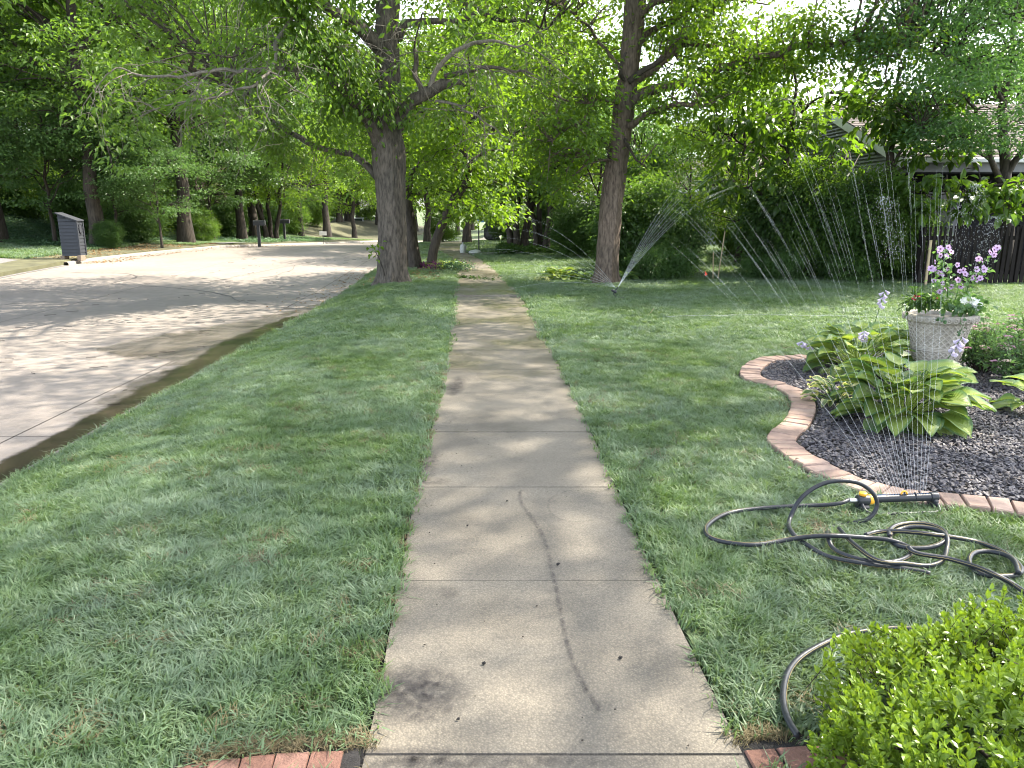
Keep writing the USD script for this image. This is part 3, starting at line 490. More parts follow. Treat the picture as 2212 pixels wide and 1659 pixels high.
# ---------------------------------------------------------------- foliage helpers
def leaf_mesh(pos, d, nrm, size, wr=0.5, fold=0.12, long_=False):
    """Many leaves as one mesh: each a kite folded along its midrib (or six triangles where long_)."""
    d = unit(d); nrm = unit(nrm - d * (nrm * d).sum(1, keepdims=True)); s = np.cross(d, nrm); L = size[:, None]
    if not long_:
        v = np.stack([pos, pos + d * L * .45 + s * L * wr / 2 + nrm * L * fold, pos + d * L - nrm * L * .08, pos + d * L * .45 - s * L * wr / 2 + nrm * L * fold], 1)
        o = np.arange(len(pos))[:, None] * 4; return v.reshape(-1, 3), np.concatenate([o + [0, 1, 2], o + [0, 2, 3]], 0)
    v = np.stack([pos, pos + d * L * .35 + s * L * wr * .5 + nrm * L * fold, pos + d * L * .75 + s * L * wr * .36 + nrm * L * fold * .5, pos + d * L - nrm * L * .14,
                  pos + d * L * .75 - s * L * wr * .36 + nrm * L * fold * .5, pos + d * L * .35 - s * L * wr * .5 + nrm * L * fold, pos + d * L * .5], 1)
    o = np.arange(len(pos))[:, None] * 7
    return v.reshape(-1, 3), np.concatenate([o + t for t in ([0, 1, 6], [1, 2, 6], [2, 3, 6], [3, 4, 6], [4, 5, 6], [5, 0, 6])], 0)
def clump_leaves(r, C, rad, n, size, flat=.4, droop=.35, wr=.52, long_=False, up=1.0, upr=.5):
    """n leaves round each clump centre in C."""
    k = len(C); rad = np.broadcast_to(rad, (k,)); q = r.normal(size=(k, n, 3)) * [.55, .55, .55 * flat]; pos = C[:, None] + q * rad[:, None, None]
    d = q * [1, 1, .5] + r.normal(size=q.shape) * .35; d[..., 2] -= droop * np.linalg.norm(d[..., :2], axis=-1) + .1
    nr = r.normal(size=q.shape) * upr; nr[..., 2] += up
    return leaf_mesh(pos.reshape(-1, 3), d.reshape(-1, 3), nr.reshape(-1, 3), size * r.uniform(.65, 1.25, k * n), wr, long_=long_)
def bend(a, b, sag, n=6, jit=0.0, r=None):
    a, b = np.asarray(a, float), np.asarray(b, float); t = np.linspace(0, 1, n)[:, None]; p = a + (b - a) * t; p[:, 2] += (sag * 4 * t * (1 - t))[:, 0]
    if jit and r is not None: p[1:-1] += r.normal(size=(n - 2, 3)) * jit
    return p
def branches_to(r, lines, C, rad0, mb, sides=4, jit=.06):
    """A thin bent branch from the nearest limb point to each clump centre."""
    L = np.vstack(lines)
    for c in C:
        dd = np.linalg.norm((L - c) * [1, 1, 1.0], axis=1) + np.where(L[:, 2] > c[2] + .3, 1.0, 0); s = L[np.argmin(dd)]; ln = np.linalg.norm(c - s)
        if ln < .15: continue
        mb.add(*tube(bend(s, c, .08 * ln, 5, jit * min(ln, 1.5), r), np.linspace(rad0 * (0.6 + .4 * min(ln, 2)), .006, 5), sides, cap=False))

# ---------------------------------------------------------------- generic trees
def gen_tree(name, label, seed, height, crown_r, crown_z0, trunk_r, leaf_m, n_cl, n_lf, lsize, bark='bark_dark', lean=(0, 0), flat=.45, cat='tree', limbs=11, stems=1, cl_r=.62, gap=.42, spread=1.0):
    r = np.random.default_rng(seed); t = thing(name, label, cat); lines = []
    for s in range(stems):
        a = r.uniform(0, 6.28); off = np.array([math.cos(a), math.sin(a), 0]) * (0 if stems == 1 else .25)
        tilt = np.array([lean[0], lean[1], 0]) if stems == 1 else off * 4.5
        z = np.linspace(-.15, height * .86, 12); u = z / height
        p = off + np.outer(np.clip(u, 0, 1), tilt) + np.c_[r.normal(0, .05, 12) * 1, r.normal(0, .05, 12), z]; p[:2, :2] = off[:2]
        rad = trunk_r * (1 - .8 * np.clip(u, 0, 1)); rad[0] *= 1.5; rad[1] *= 1.08
        obj('trunk', tube(p, rad, 11), M[bark], t, smooth=True); lines.append(p[2:])
    zc, rz_ = (height + crown_z0) / 2, (height - crown_z0) / 2; C = []
    while len(C) < n_cl:
        q = r.normal(size=3); q /= np.linalg.norm(q); q *= r.uniform(.25, 1) ** .45
        wid = 1.0 - .35 * max(q[2], 0) - .15 * max(-q[2], 0)
        c = np.array([q[0] * crown_r * wid, q[1] * crown_r * wid, zc + q[2] * rz_])
        if meshkit.noise((c * .55 + seed * 7.3)[None])[0] < gap: continue
        C.append(c)
    C = np.array(C); mb = MB(); starts = []
    big = C[np.argsort(-np.hypot(C[:, 0], C[:, 1]))][:limbs * 3:3]
    for c in big:
        base = lines[r.integers(0, stems)]; hz0 = np.clip(c[2] - .45 * np.hypot(c[0], c[1]) - .3, crown_z0 * .75, height * .75)
        s = base[np.argmin(np.abs(base[:, 2] - hz0))]; ln = np.linalg.norm(c - s); p = bend(s, c, .1 * ln, 8, .03 * ln, r)
        mb.add(*tube(p, np.linspace(trunk_r * .38, trunk_r * .08, 8), 6, cap=False)); starts.append(p)
    obj('limbs', mb.get(), M[bark], t, smooth=True, kind='stuff')
    mb = MB(); branches_to(r, lines + starts, C, .028, mb); obj('branches', mb.get(), M[bark], t, smooth=True, kind='stuff')
    obj('crown', clump_leaves(r, C, cl_r * spread * r.uniform(.75, 1.3, len(C)), n_lf, lsize, flat), M[leaf_m], t, kind='stuff')
    return t
def place(root, loc, rz, sc=1.0):
    root.GetAttribute('xformOp:translate').Set(Gf.Vec3d(*map(float, loc))); root.GetAttribute('xformOp:rotateZ').Set(math.degrees(rz))
    root.GetAttribute('xformOp:scale').Set(Gf.Vec3f(*([sc] * 3 if np.ndim(sc) == 0 else sc)))
protos = {
    'oak': lambda l: gen_tree('oak_tree', l, 101, 15, 4.6, 3.4, .27, 'leaf_oak', 240, 100, .18, gap=.40),
    'dark': lambda l: gen_tree('shade_tree', l, 102, 13, 4.4, 2.6, .24, 'leaf_dark', 230, 100, .19, gap=.40),
    'maple': lambda l: gen_tree('maple_tree', l, 103, 10, 3.9, 1.7, .16, 'leaf_maple', 190, 110, .16, gap=.38),
    'tall': lambda l: gen_tree('forest_tree', l, 104, 20, 4.6, 5.0, .30, 'leaf_oak', 250, 100, .20, gap=.38),
    'small': lambda l: gen_tree('understory_tree', l, 105, 5.2, 2.3, 1.0, .06, 'leaf_dogwood', 95, 110, .12, bark='bark_dark', flat=.25, limbs=9, gap=.40),
    'clump': lambda l: gen_tree('multi_stem_tree', l, 106, 7.5, 3.0, 1.6, .11, 'leaf_maple', 130, 110, .14, stems=4, gap=.40)}
first = {}
def put(kind, label, px, Y, sc=1.0, rz=None, group=None, x=None, dz=0):
    i = put.n = getattr(put, 'n', 0) + 1; rz = (i * 2.399) % 6.28 if rz is None else rz
    loc = onground(px, Y, dz) if x is None else np.array([x, Y, float(hz(x, Y)) + dz])
    scv = (sc, sc, sc) if np.ndim(sc) == 0 else sc
    if kind not in first: first[kind] = protos[kind](label); place(first[kind], loc, rz, scv); o = first[kind]; tag(o, group=group)
    else: o = dup(first[kind], first[kind].GetName().rstrip('0123456789').rstrip('_'), label, loc, rz, scv, group)
    return o
GR = 'trees of the wood across the street'
put('tall', 'dark straight trunk at the far left picture edge above the ground cover bank', 4, 29, 1.0)
put('oak', 'tall tree with thick dark trunk directly behind the grey kiosk', 224, 29.5, 1.0, dz=-.1)
put('oak', 'tall tree with brownish trunk standing alone near the far kerb right of the kiosk', 410, 33, 1.02)
put('tall', 'slim dark trunk in front of the brown house wall, second from left', 75, 37, .9)
put('dark', 'dark trunk between the brown house and the kiosk tree', 170, 39, 1.0)
put('dark', 'dark trunk with the mailbox standing before it', 530, 41, .95)
put('oak', 'pair of close dark trunks behind the black mailbox, left one', 557, 47, 1.0)
put('clump', 'forked dark tree just right of the black mailbox', 592, 45, 1.15)
put('maple', 'bright yellow green tree along the far kerb behind the small white sign', 657, 60, 1.2)
put('oak', 'pale trunk tree beside the small white yard sign', 712, 66, 1.1)
put('maple', 'bright tree overhanging the far street end left of the big trunk', 770, 72, 1.25)
put('small', 'thin sapling between kerb trees, leaning over leaf litter', 357, 30.5, .8)
put('small', 'layered dogwood with pale green tiers above the grey kiosk', 130, 30, 1.25)
put('small', 'layered dogwood hanging beside the trunk right of the kiosk', 262, 30.5, 1.05)
put('small', 'slender light green understory tree over the far driveway', 470, 38, 1.1)
for k, (px, Y, s) in enumerate([(-120, 33, 1.2), (40, 42, 1.3), (300, 41, 1.2), (380, 46, 1.25), (330, 36, .9), (-60, 27.5, 1.0), (500, 52, 1.4)]):
    put('small', 'understory tree filling the shade behind the kerb trees', px, Y, s, group='understory trees across the street')
for k, (px, Y, kd, s) in enumerate([(-150, 34, 'oak', 1.1), (-60, 46, 'dark', 1.2), (120, 50, 'tall', 1), (250, 47, 'dark', 1.15), (340, 52, 'tall', 1.0), (460, 56, 'dark', 1.2), (600, 62, 'dark', 1.2), (660, 80, 'tall', 1.0), (-30, 60, 'tall', 1.1), (200, 66, 'tall', 1.15), (400, 70, 'tall', 1.15), (540, 78, 'tall', 1.1),
        (740, 88, 'dark', 1.3), (820, 95, 'maple', 1.5), (900, 92, 'dark', 1.2), (990, 84, 'maple', 1.5), (-300, 48, 'tall', 1.1)]):
    put(kd, {'oak': 'leafy oak deep in the wood across the street', 'dark': 'dark leafed tree deep in the wood across the street', 'tall': 'tall forest tree deep in the wood across the street', 'maple': 'bright maple closing the far end of the street'}[kd], px, Y, s, group=GR if kd != 'maple' else 'maples at the street end')
for k, (px, Y, kd, s_) in enumerate([(620, 104, 'oak', 1.5), (700, 108, 'dark', 1.6), (780, 106, 'maple', 1.7), (850, 109, 'oak', 1.6), (930, 107, 'dark', 1.6), (1020, 100, 'oak', 1.5), (1110, 96, 'dark', 1.5), (500, 96, 'dark', 1.5), (760, 92, 'clump', 1.6), (690, 90, 'clump', 1.5), (1190, 80, 'oak', 1.3)]):
    put(kd, 'distant tree closing the view at the far end of the street', px, Y, s_, group='distant trees at the street end')
# right of the sidewalk, beyond the crossing drive
put('clump', 'forked multi stem tree by the ground cover left of the right hand trunk', 1118, 27.5, 1.05)
put('clump', 'smaller multi stem tree between the ground cover and the leaning trunk', 1170, 26.5, .95)
put('maple', 'light green maple filling the middle between both large trunks', 1215, 34, .98)
put('maple', 'bright maple over the sidewalk bend behind the leaning stems', 1010, 33, 1.0)
put('maple', 'maple behind the lamp post in the second yard', 1080, 42, 1.15)
put('dark', 'dark maple behind the brick pillar in the second yard', 1150, 48, .85)
put('maple', 'maple on the verge just behind the big grey trunk', 925, 37, .95)
put('maple', 'maple showing between street and sidewalk far down the verge', 880, 54, 1.2)
put('maple', 'low maple between the right trunk and the grey roofed house', 1330, 29, .62)
put('small', 'small leafy tree just left of the grey roofed middle house', 1290, 25, 1.0)
put('small', 'small tree in front of the grey roof behind the hedge', 1480, 24.5, .82)

# ---------------------------------------------------------------- the two large trees by the sidewalk
def trunk_mesh(prof, Y, ridge=.018, seed=0, n_a=72, freq=15, step=0.045):
    """prof: (px, py, dY, half width px) up the stem at depth Y, then (x, y, z, r) metres above the picture. Vertical ridged bark is geometry."""
    P = []
    for q in prof:
        if len(q) == 5: P.append(q[:4])
        else: c = at(q[0], q[1], Y + q[2]); P.append((*c, q[3] * mpp(Y + q[2])))
    P = np.array(P, float); n = int((P[-1, 2] - P[0, 2]) / step); L = spline(P, n); c, rad = L[:, :3], L[:, 3]
    a = np.arange(n_a) * 2 * np.pi / n_a; ca, sa = np.cos(a), np.sin(a); zz = c[:, 2:3]
    nz = meshkit.fbm(np.stack([ca[None] * freq * .5 + zz * .35, sa[None] * freq * .5 + 0 * zz, np.broadcast_to(zz * 2.6, (n, n_a))], -1), 3, seed)
    big = meshkit.noise(np.stack([ca[None] * 1.3 + 0 * zz, sa[None] * 1.3 + 0 * zz, np.broadcast_to(zz * .8, (n, n_a))], -1), seed + 9)
    R = rad[:, None] * (1 + .16 * (big - .5)) + ridge * (2 * np.abs(nz - .5) * 2 - .5)
    z0 = zz - zz[0]; fl = np.exp(-z0 / .20); R = R + fl * .06 + fl * .16 * (np.maximum(0, np.sin(a * 5 + seed))[None] ** 2 - .2) * 1.2
    v = np.stack([c[:, :1] + R * ca, c[:, 1:2] + R * sa, np.broadcast_to(zz, R.shape)], -1).reshape(-1, 3)
    i, j = np.meshgrid(np.arange(n - 1), np.arange(n_a), indexing='ij'); j2 = (j + 1) % n_a
    return (v, np.stack([i * n_a + j, i * n_a + j2, (i + 1) * n_a + j2, (i + 1) * n_a + j], -1).reshape(-1, 4)), c
def limb(pts, Y, seed, sides=10, rough=.0):
    P = np.array([(*at(q[0], q[1], Y + q[2]), q[3] * .5 * mpp(Y + q[2])) for q in pts]); L = spline(P, 8 * len(P)); r = np.random.default_rng(seed)
    jit = np.stack([meshkit.fbm(L[:, :3] * 2.2 + k * 31.7, 3, seed + k) - .5 for k in range(3)], 1); c = L[:, :3] + jit * .26 * np.clip(np.linspace(0, 2.5, len(L)), 0, 1)[:, None]
    v, f = tube(c, L[:, 3], sides); v = v + unit(v - np.repeat(c, sides, 0)[:0 or None][:len(v)] if False else np.zeros_like(v) + 0) * 0
    return (v, f), c
def twigs(r, starts, dirs, L0, mb, depth=3, r0=.012, droop=.12, kids=4):
    """Recursive bare or leafy twig sprays. Returns the twig ends."""
    ends = []
    for s, d in zip(starts, dirs):
        stack = [(np.array(s, float), unit(np.array(d, float)), L0 * r.uniform(.7, 1.2), r0, depth)]
        while stack:
            p, dd, L, rr, k = stack.pop(); n = 6; pts = [p]; q = dd.copy()
            for _ in range(n - 1):
                q = unit(q + r.normal(size=3) * .2 + [0, 0, -droop]); pts.append(pts[-1] + q * L / (n - 1))
            pts = np.array(pts); mb.add(*tube(pts, np.linspace(rr, rr * .45, n), 4 if rr > .006 else 3, cap=False))
            if k <= 1: ends.append(pts[-1]); continue
            for _ in range(kids):
                i = r.integers(1, n); dq = unit(q + r.normal(size=3) * .75); stack.append((pts[i], dq, L * r.uniform(.45, .75), rr * .58, k - 1))
            ends.append(pts[-1])
    return np.array(ends)
rng = np.random.default_rng(77)
YT = 16.44
big = thing('street_tree', 'big grey barked tree on the verge between street and sidewalk', 'tree')
(tm, tc) = trunk_mesh([(849, 622, 0, 37), (850, 612, 0, 35), (849, 585, 0, 31), (848, 540, 0, 31), (847, 480, 0, 31), (843, 400, 0, 31), (840, 345, 0, 34), (839, 318, 0, 33), (838, 285, 0, 27), (838, 200, 0, 25.5), (836, 100, 0, 23.5), (838, 0, 0, 22), (840, -120, 0, 19), (845, -330, 0, 12), (850, -560, 0, 5)], YT, .02, 3)
obj('trunk', tm, M['bark_grey'], big, smooth=True)
ll = [[(822, 312, -.1, 32), (797, 255, -.35, 30), (757, 205, -.7, 27), (715, 165, -1.0, 23), (688, 120, -1.3, 21), (655, 50, -1.7, 19), (612, -30, -2.1, 15), (540, -130, -2.6, 8)],
      [(828, 112, -.1, 32), (782, 66, -.4, 27), (735, 35, -.7, 23), (680, 0, -1.1, 18), (600, -50, -1.6, 12), (480, -90, -2, 6)],
      [(818, 388, .1, 16), (765, 338, .3, 13), (705, 322, .6, 12), (640, 290, .8, 11), (590, 262, 1.0, 9), (550, 235, 1.2, 7), (490, 185, 1.4, 4)],
      [(862, 268, -.1, 28), (884, 226, -.25, 25), (914, 202, -.4, 25), (950, 184, -.5, 22), (985, 182, -.6, 12), (1005, 188, -.6, 5)],
      [(930, 196, -.45, 12), (944, 145, -.55, 10), (975, 116, -.65, 9), (1020, 94, -.7, 8), (1060, 88, -.8, 6), (1110, 98, -.9, 4), (1160, 112, -1.1, 2)],
      [(912, 200, -.4, 11), (902, 155, -.4, 10), (895, 108, -.4, 9)],
      [(858, 80, .0, 22), (888, 47, .1, 15), (960, 46, .2, 11), (1040, 32, .3, 10), (1120, 42, .5, 6), (1180, 60, .6, 3)],
      [(960, 165, -.5, 10), (1010, 152, -.4, 9), (1070, 146, -.3, 7), (1150, 160, -.2, 4)],
      [(940, 218, -.5, 6), (1000, 232, -.5, 5), (1050, 262, -.4, 4), (1100, 300, -.3, 2)],
      [(690, 140, -1.1, 9), (620, 152, -1.6, 8), (530, 146, -2.2, 7), (440, 152, -2.6, 6), (350, 168, -3, 5), (250, 150, -3.4, 3)],
      [(640, 30, -1.8, 8), (598, 95, -2.2, 7), (590, 140, -2.4, 6), (520, 190, -2.8, 5), (420, 215, -3.2, 3)],
      [(842, -60, 0, 26), (930, -140, .8, 20), (1050, -230, 1.8, 10)], [(835, -90, 0, 24), (740, -180, .5, 18), (600, -280, 1.2, 9)], [(842, -150, 0, 20), (880, -260, -1.5, 14), (900, -360, -3.4, 8)], [(842, -40, 0, 24), (800, -120, -1.4, 18), (740, -200, -3.2, 9)]]
lines = []
for k, l in enumerate(ll):
    m, c = limb(l, YT, k); obj('limb', m, M['bark_grey' if k not in (4, 9, 10, 8) else 'bark_twig'], big, smooth=True); lines.append(c)
mb = MB(); st, dr = [], []
for k in (9, 10, 8, 4, 7, 6, 0, 1, 2):
    c = lines[k]; nn = {9: 16, 10: 14, 0: 12, 1: 9, 2: 9}.get(k, 8)
    for i in np.linspace(len(c) * .2, len(c) - 1, nn).astype(int):
        t = unit(c[min(i + 1, len(c) - 1)] - c[i - 1]); st.append(c[i]); dr.append(t * .6 + rng.normal(size=3) * [.8, .8, .45] + [0, 0, -.1])
st += [at(845, y, YT - .25) for y in (60, 85, 110, 130, 150)] * 2; dr += [(rng.normal() * 1.0, -.3, .1 * rng.normal()) for _ in range(10)]
twend = twigs(rng, st, dr, 1.0, mb, 3, .011, kids=3)
obj('twigs', mb.get(), M['bark_twig'], big, smooth=True, kind='stuff')
def shadow_at(p): return p - SUND * (p[2] / SUND[2])
def lets_sun(r, p):
    q = shadow_at(p); return not (8.2 < q[1] < 13.6 and -11 < q[0] < -3.4 and r.uniform() < .88)
def crown_pts(r, c, rad, n, seed, gap, test=None, sc=.5):
    C = []
    while len(C) < n:
        q = r.normal(size=3); q /= np.linalg.norm(q); q *= r.uniform(.1, 1) ** .42; p = np.asarray(c) + q * rad
        if meshkit.noise((p * sc + seed)[None])[0] < gap or (test is not None and not test(p)) or not lets_sun(r, p): continue
        C.append(p)
    return np.array(C)
bx = at(840, 300, YT)[0]
def oktest(p):   # the crown thins towards its lower inside and right hand side
    low = 4.7 + .0 * p[0] if p[0] > bx + .3 else 4.1
    if p[0] < bx - 3: low = 3.4 + .25 * (p[0] - bx + 5.5)
    return p[2] > low
C1 = crown_pts(rng, (bx - 1.2, YT - .5, 8.0), (6.8, 6.5, 5.0), 300, 4.1, .42, oktest)
# leafy sprouts that clothe the left limb and trunk
C2 = np.vstack([lines[0][rng.integers(10, 62, 62)] + rng.normal(size=(62, 3)) * [.26, .26, .3], lines[1][rng.integers(8, 44, 22)] + rng.normal(size=(22, 3)) * .25, np.array([at(x, y, YT - .45) for x, y in [(822, 208), (850, 202), (888, 248), (905, 265), (800, 240)]]),
                lines[2][rng.integers(8, 50, 26)] + rng.normal(size=(26, 3)) * .3])
C1 = C1[~((np.abs(C1[:, 0] - bx) < .55) & (C1[:, 1] < YT + .2) & (C1[:, 2] < 6.8))]
C3 = twend[rng.permutation(len(twend))[:150]]; C3 = C3[(C3[:, 0] < bx - 1.2) | (rng.uniform(size=len(C3)) < .35)]
mb = MB(); branches_to(rng, [lines[k] for k in (0, 1, 2, 5, 6, 11, 12, 13, 14)] + [np.array([(bx, YT, z) for z in np.linspace(4, 11, 20)])], C1, .018, mb, 4, .08); obj('branches', mb.get(), M['bark_grey'], big, smooth=True, kind='stuff')
l1 = clump_leaves(rng, C1, rng.uniform(.5, .95, len(C1)), 120, .15, .4, .4, .5)
l2 = clump_leaves(rng, C2, rng.uniform(.26, .42, len(C2)), 60, .14, .8, .8, .5)
l3 = clump_leaves(rng, C3, .32, 26, .13, .5, .5, .5)
mb = MB(); [mb.add(*q) for q in (l1, l2, l3)]; obj('crown', mb.get(), M['leaf_oak'], big, kind='stuff')

YR = 16.25
rt = thing('street_tree', 'brown barked tree in the lawn right of the sidewalk beside the leafy hosta', 'tree')
tm, tc = trunk_mesh([(1307, 620, 0, 28), (1308, 610, 0, 26), (1310, 585, 0, 24.5), (1314, 520, 0, 24), (1319, 450, 0, 23.5), (1328, 380, 0, 23), (1335, 330, 0, 21), (1341, 290, 0, 21), (1347, 240, 0, 22), (1351, 205, 0, 22), (1357, 160, 0, 18.5), (1363, 110, 0, 20), (1368, 60, 0, 20), (1372, 0, 0, 20.5), (1376, -100, 0, 17), (1382, -300, 0, 10), (1388, -480, 0, 5)], YR, .014, 8, 64)
obj('trunk', tm, M['bark_brown'], rt, smooth=True)
ll = [[(1352, 238, 0, 22), (1372, 212, -.1, 22), (1402, 196, -.2, 20), (1446, 186, -.3, 18), (1490, 176, -.4, 18), (1531, 160, -.5, 16), (1580, 142, -.6, 15), (1631, 127, -.7, 14), (1700, 108, -.9, 13), (1770, 95, -1.1, 12), (1806, 90, -1.2, 11), (1870, 97, -1.4, 7), (1940, 120, -1.6, 4)],
      [(1358, 190, 0, 20), (1375, 170, .1, 19), (1410, 150, .2, 18), (1456, 112, .4, 19), (1490, 75, .6, 19), (1531, 32, .8, 17), (1556, 0, 1, 15), (1600, -60, 1.3, 10)],
      [(1342, 285, 0, 18), (1362, 270, -.2, 15), (1400, 250, -.4, 13), (1446, 234, -.7, 11), (1494, 222, -1, 9), (1512, 226, -1.1, 4)],
      [(1364, 110, 0, 18), (1384, 88, .1, 15), (1420, 60, .3, 13), (1466, 35, .5, 11), (1500, 5, .8, 9), (1560, -40, 1.1, 6)],
      [(1372, 50, 0, 18), (1392, 22, -.2, 15), (1430, 4, -.5, 13), (1500, -30, -1, 9)],
      [(1345, 152, 0, 9), (1310, 110, .5, 7), (1262, 50, 1, 6), (1210, 10, 1.4, 5)], [(1340, 225, -.1, 9), (1310, 214, -.3, 8), (1285, 218, -.5, 6), (1250, 260, -.8, 4), (1190, 300, -1, 3)],
      [(1322, 350, -.1, 8), (1285, 300, -.4, 6), (1275, 330, -.5, 4)], [(1350, 300, -.2, 7), (1366, 338, -.4, 5), (1390, 360, -.5, 3)], [(1347, 172, -.3, 7), (1343, 150, -.45, 7), (1347, 126, -.45, 6), (1353, 112, -.45, 5)],
      [(1358, 176, -.2, 12), (1390, 156, -.35, 11), (1420, 136, -.5, 10), (1436, 122, -.55, 8)],
      [(1470, 98, .5, 9), (1560, 90, .2, 7), (1620, 110, 0, 6), (1680, 145, -.2, 3)], [(1376, -80, 0, 22), (1440, -170, -.8, 14), (1540, -260, -2, 8)], [(1376, -100, 0, 20), (1300, -200, .6, 12), (1200, -280, 1.2, 6)], [(1376, -60, 0, 20), (1340, -160, -1.6, 14), (1300, -240, -3.6, 8)]]
lines = []
for k, l in enumerate(ll):
    m, c = limb(l, YR, 50 + k); obj('limb', m, M['bark_brown'] if k not in (9, 10, 7, 8) else M['bark_dark'], rt, smooth=True); lines.append(c)
rx = at(1345, 300, YR)[0]
C1 = crown_pts(rng, (rx + .4, YR - .3, 8.6), (6.2, 6.2, 4.4), 230, 7.7, .42, lambda p: p[2] > (5.0 if p[0] > rx else 5.6))
low = np.vstack([lines[k][rng.integers(len(lines[k]) // 4, len(lines[k]), n)] + rng.normal(size=(n, 3)) * [.45, .5, .33] for k, n in ((0, 95), (1, 45), (2, 30), (3, 30), (4, 30), (5, 22), (6, 24), (11, 36), (7, 8), (8, 8))] +
                [np.array([at(x, y, YR + rng.uniform(-1.5, .8)) for x, y in zip(rng.uniform(1130, 1320, 46), rng.uniform(120, 430, 46))])])
low = low[~((np.abs(low[:, 0] - rx) < .5) & (low[:, 1] < YR + .3))]; C1 = C1[~((np.abs(C1[:, 0] - rx) < .5) & (C1[:, 1] < YR + .3) & (C1[:, 2] < 6.8))]
mb = MB(); branches_to(rng, lines, np.vstack([C1, low]), .02, mb, 4, .08); obj('branches', mb.get(), M['bark_brown'], rt, smooth=True, kind='stuff')
mb = MB(); mb.add(*clump_leaves(rng, C1, rng.uniform(.5, .9, len(C1)), 110, .12, .4, .4, .55)); mb.add(*clump_leaves(rng, low, rng.uniform(.28, .5, len(low)), 55, .11, .5, .4, .55)); obj('crown', mb.get(), M['leaf_maple'], rt, kind='stuff')

# leaning multi-stem tree just behind the big trunk
ms = thing('multi_stem_tree', 'dark leaning multi stem tree on the verge right behind the big grey trunk', 'tree')
stems = [[(900, 585, 0, 32), (893, 540, .1, 26), (884, 470, .2, 21), (876, 410, .3, 18), (872, 350, .4, 14), (868, 270, .5, 9)],
         [(930, 582, 0, 22), (940, 530, 0, 20), (958, 480, -.1, 19), (985, 430, -.2, 18), (1004, 395, -.2, 15), (1012, 360, -.3, 13), (1006, 325, -.3, 11), (998, 292, -.3, 10), (1012, 270, -.3, 8), (1030, 240, -.4, 6)],
         [(880, 582, .4, 18), (876, 520, .5, 15), (882, 440, .6, 12), (900, 360, .8, 8)],
         [(1012, 352, -.3, 9), (1040, 336, -.2, 7), (1075, 318, 0, 5), (1120, 322, .2, 3)], [(1000, 300, -.3, 8), (985, 262, -.3, 7), (1010, 200, -.4, 5), (1012, 120, -.5, 3)],
         [(900, 420, .3, 7), (940, 400, .4, 5), (985, 372, .5, 3)], [(915, 575, .1, 14), (925, 570, -.1, 12), (936, 560, -.1, 12)]]
lines = []
for k, l in enumerate(stems):
    m, c = limb(l, 19.8, 90 + k); obj('stem' if k < 3 else 'limb', m, M['bark_dark'], ms, smooth=True); lines.append(c)
C = np.array([at(x, y, 19.8 + rng.uniform(-1.6, 2.0)) for x, y in zip(rng.uniform(880, 1110, 105), rng.uniform(170, 470, 105))]); C = C[meshkit.noise(C * .8) > .36]
mb = MB(); branches_to(rng, lines, C, .016, mb); obj('branches', mb.get(), M['bark_dark'], ms, smooth=True, kind='stuff')
obj('crown', clump_leaves(rng, C, rng.uniform(.4, .7, len(C)), 85, .13, .4, .4, .7), M['leaf_maple'], ms, kind='stuff')
# hanging sprig of leaves at the trunk's left foot
sp = thing('leaf_sprout', 'little leafy sprout at the left foot of the big grey trunk', 'sprout'); c0 = onground(835, 16.2); C = np.array([at(805, 540, 15.9), at(800, 528, 15.9), at(812, 550, 15.9)])
mb = MB(); [mb.add(*tube(bend(c0 + [0, 0, .02], c, .15, 5), [.008, .006, .005, .004, .003], 4)) for c in C]; obj('stem', mb.get(), M['bark_dark'], sp); obj('leaves', clump_leaves(rng, C, .14, 9, .11, .7), M['leaf_maple'], sp, kind='stuff')

# ---------------------------------------------------------------- magnolias and small trees before the right hand house
def magnolia(label, Y, stems, clusters, seed, lsize=.2, leaf='leaf_magnolia', n=8, bark='bark_dark'):
    r = np.random.default_rng(seed); t = thing('magnolia_tree', label, 'tree'); lines = []
    for k, l in enumerate(stems):
        m, c = limb(l, Y, seed + k, 8); obj('trunk' if k == 0 else 'limb', m, M[bark], t, smooth=True); lines.append(c)
    C = np.array(clusters); mb = MB(); branches_to(r, lines, C, .012, mb, 4, .07); obj('branches', mb.get(), M[bark], t, smooth=True, kind='stuff')
    for i in range(0, len(C), 1):
        if i % 2 == 0 or i > 240: pass
        m = clump_leaves(r, C[i:i + 1], .17, n, lsize, .5, .55, .5, True, .9, .35); obj('leaf_cluster', m, M[leaf], t, kind='stuff')
    return t
def sc_pts(r, n, x0, x1, y0, y1, Y, dY, gap=.4, seed=0):
    C = []
    while len(C) < n:
        p = at(r.uniform(x0, x1), r.uniform(y0, y1), Y + r.uniform(-dY, dY))
        if meshkit.noise((p * 1.1 + seed)[None])[0] > gap: C.append(p)
    return C
r = np.random.default_rng(201)
magnolia('slim magnolia with large backlit leaves against the sky, before the grey middle roof', 18.3,
    [[(1693, 600, 0, 13), (1694, 500, 0, 12), (1697, 400, 0, 12), (1702, 330, 0, 11), (1711, 260, 0, 9), (1717, 200, 0, 6), (1716, 150, 0, 4)], [(1708, 285, 0, 6), (1740, 240, -.3, 5), (1790, 200, -.6, 3)], [(1698, 380, 0, 5), (1640, 330, .2, 4), (1560, 290, .4, 3)], [(1697, 400, 0, 5), (1760, 370, -.3, 4), (1830, 350, -.5, 3)], [(1703, 330, 0, 5), (1650, 260, .3, 3)], [(1695, 440, 0, 5), (1620, 410, -.3, 4), (1540, 400, -.5, 3)]],
    sc_pts(r, 185, 1530, 1880, 150, 450, 18.3, 1.3, .42, 3), 301, .27)
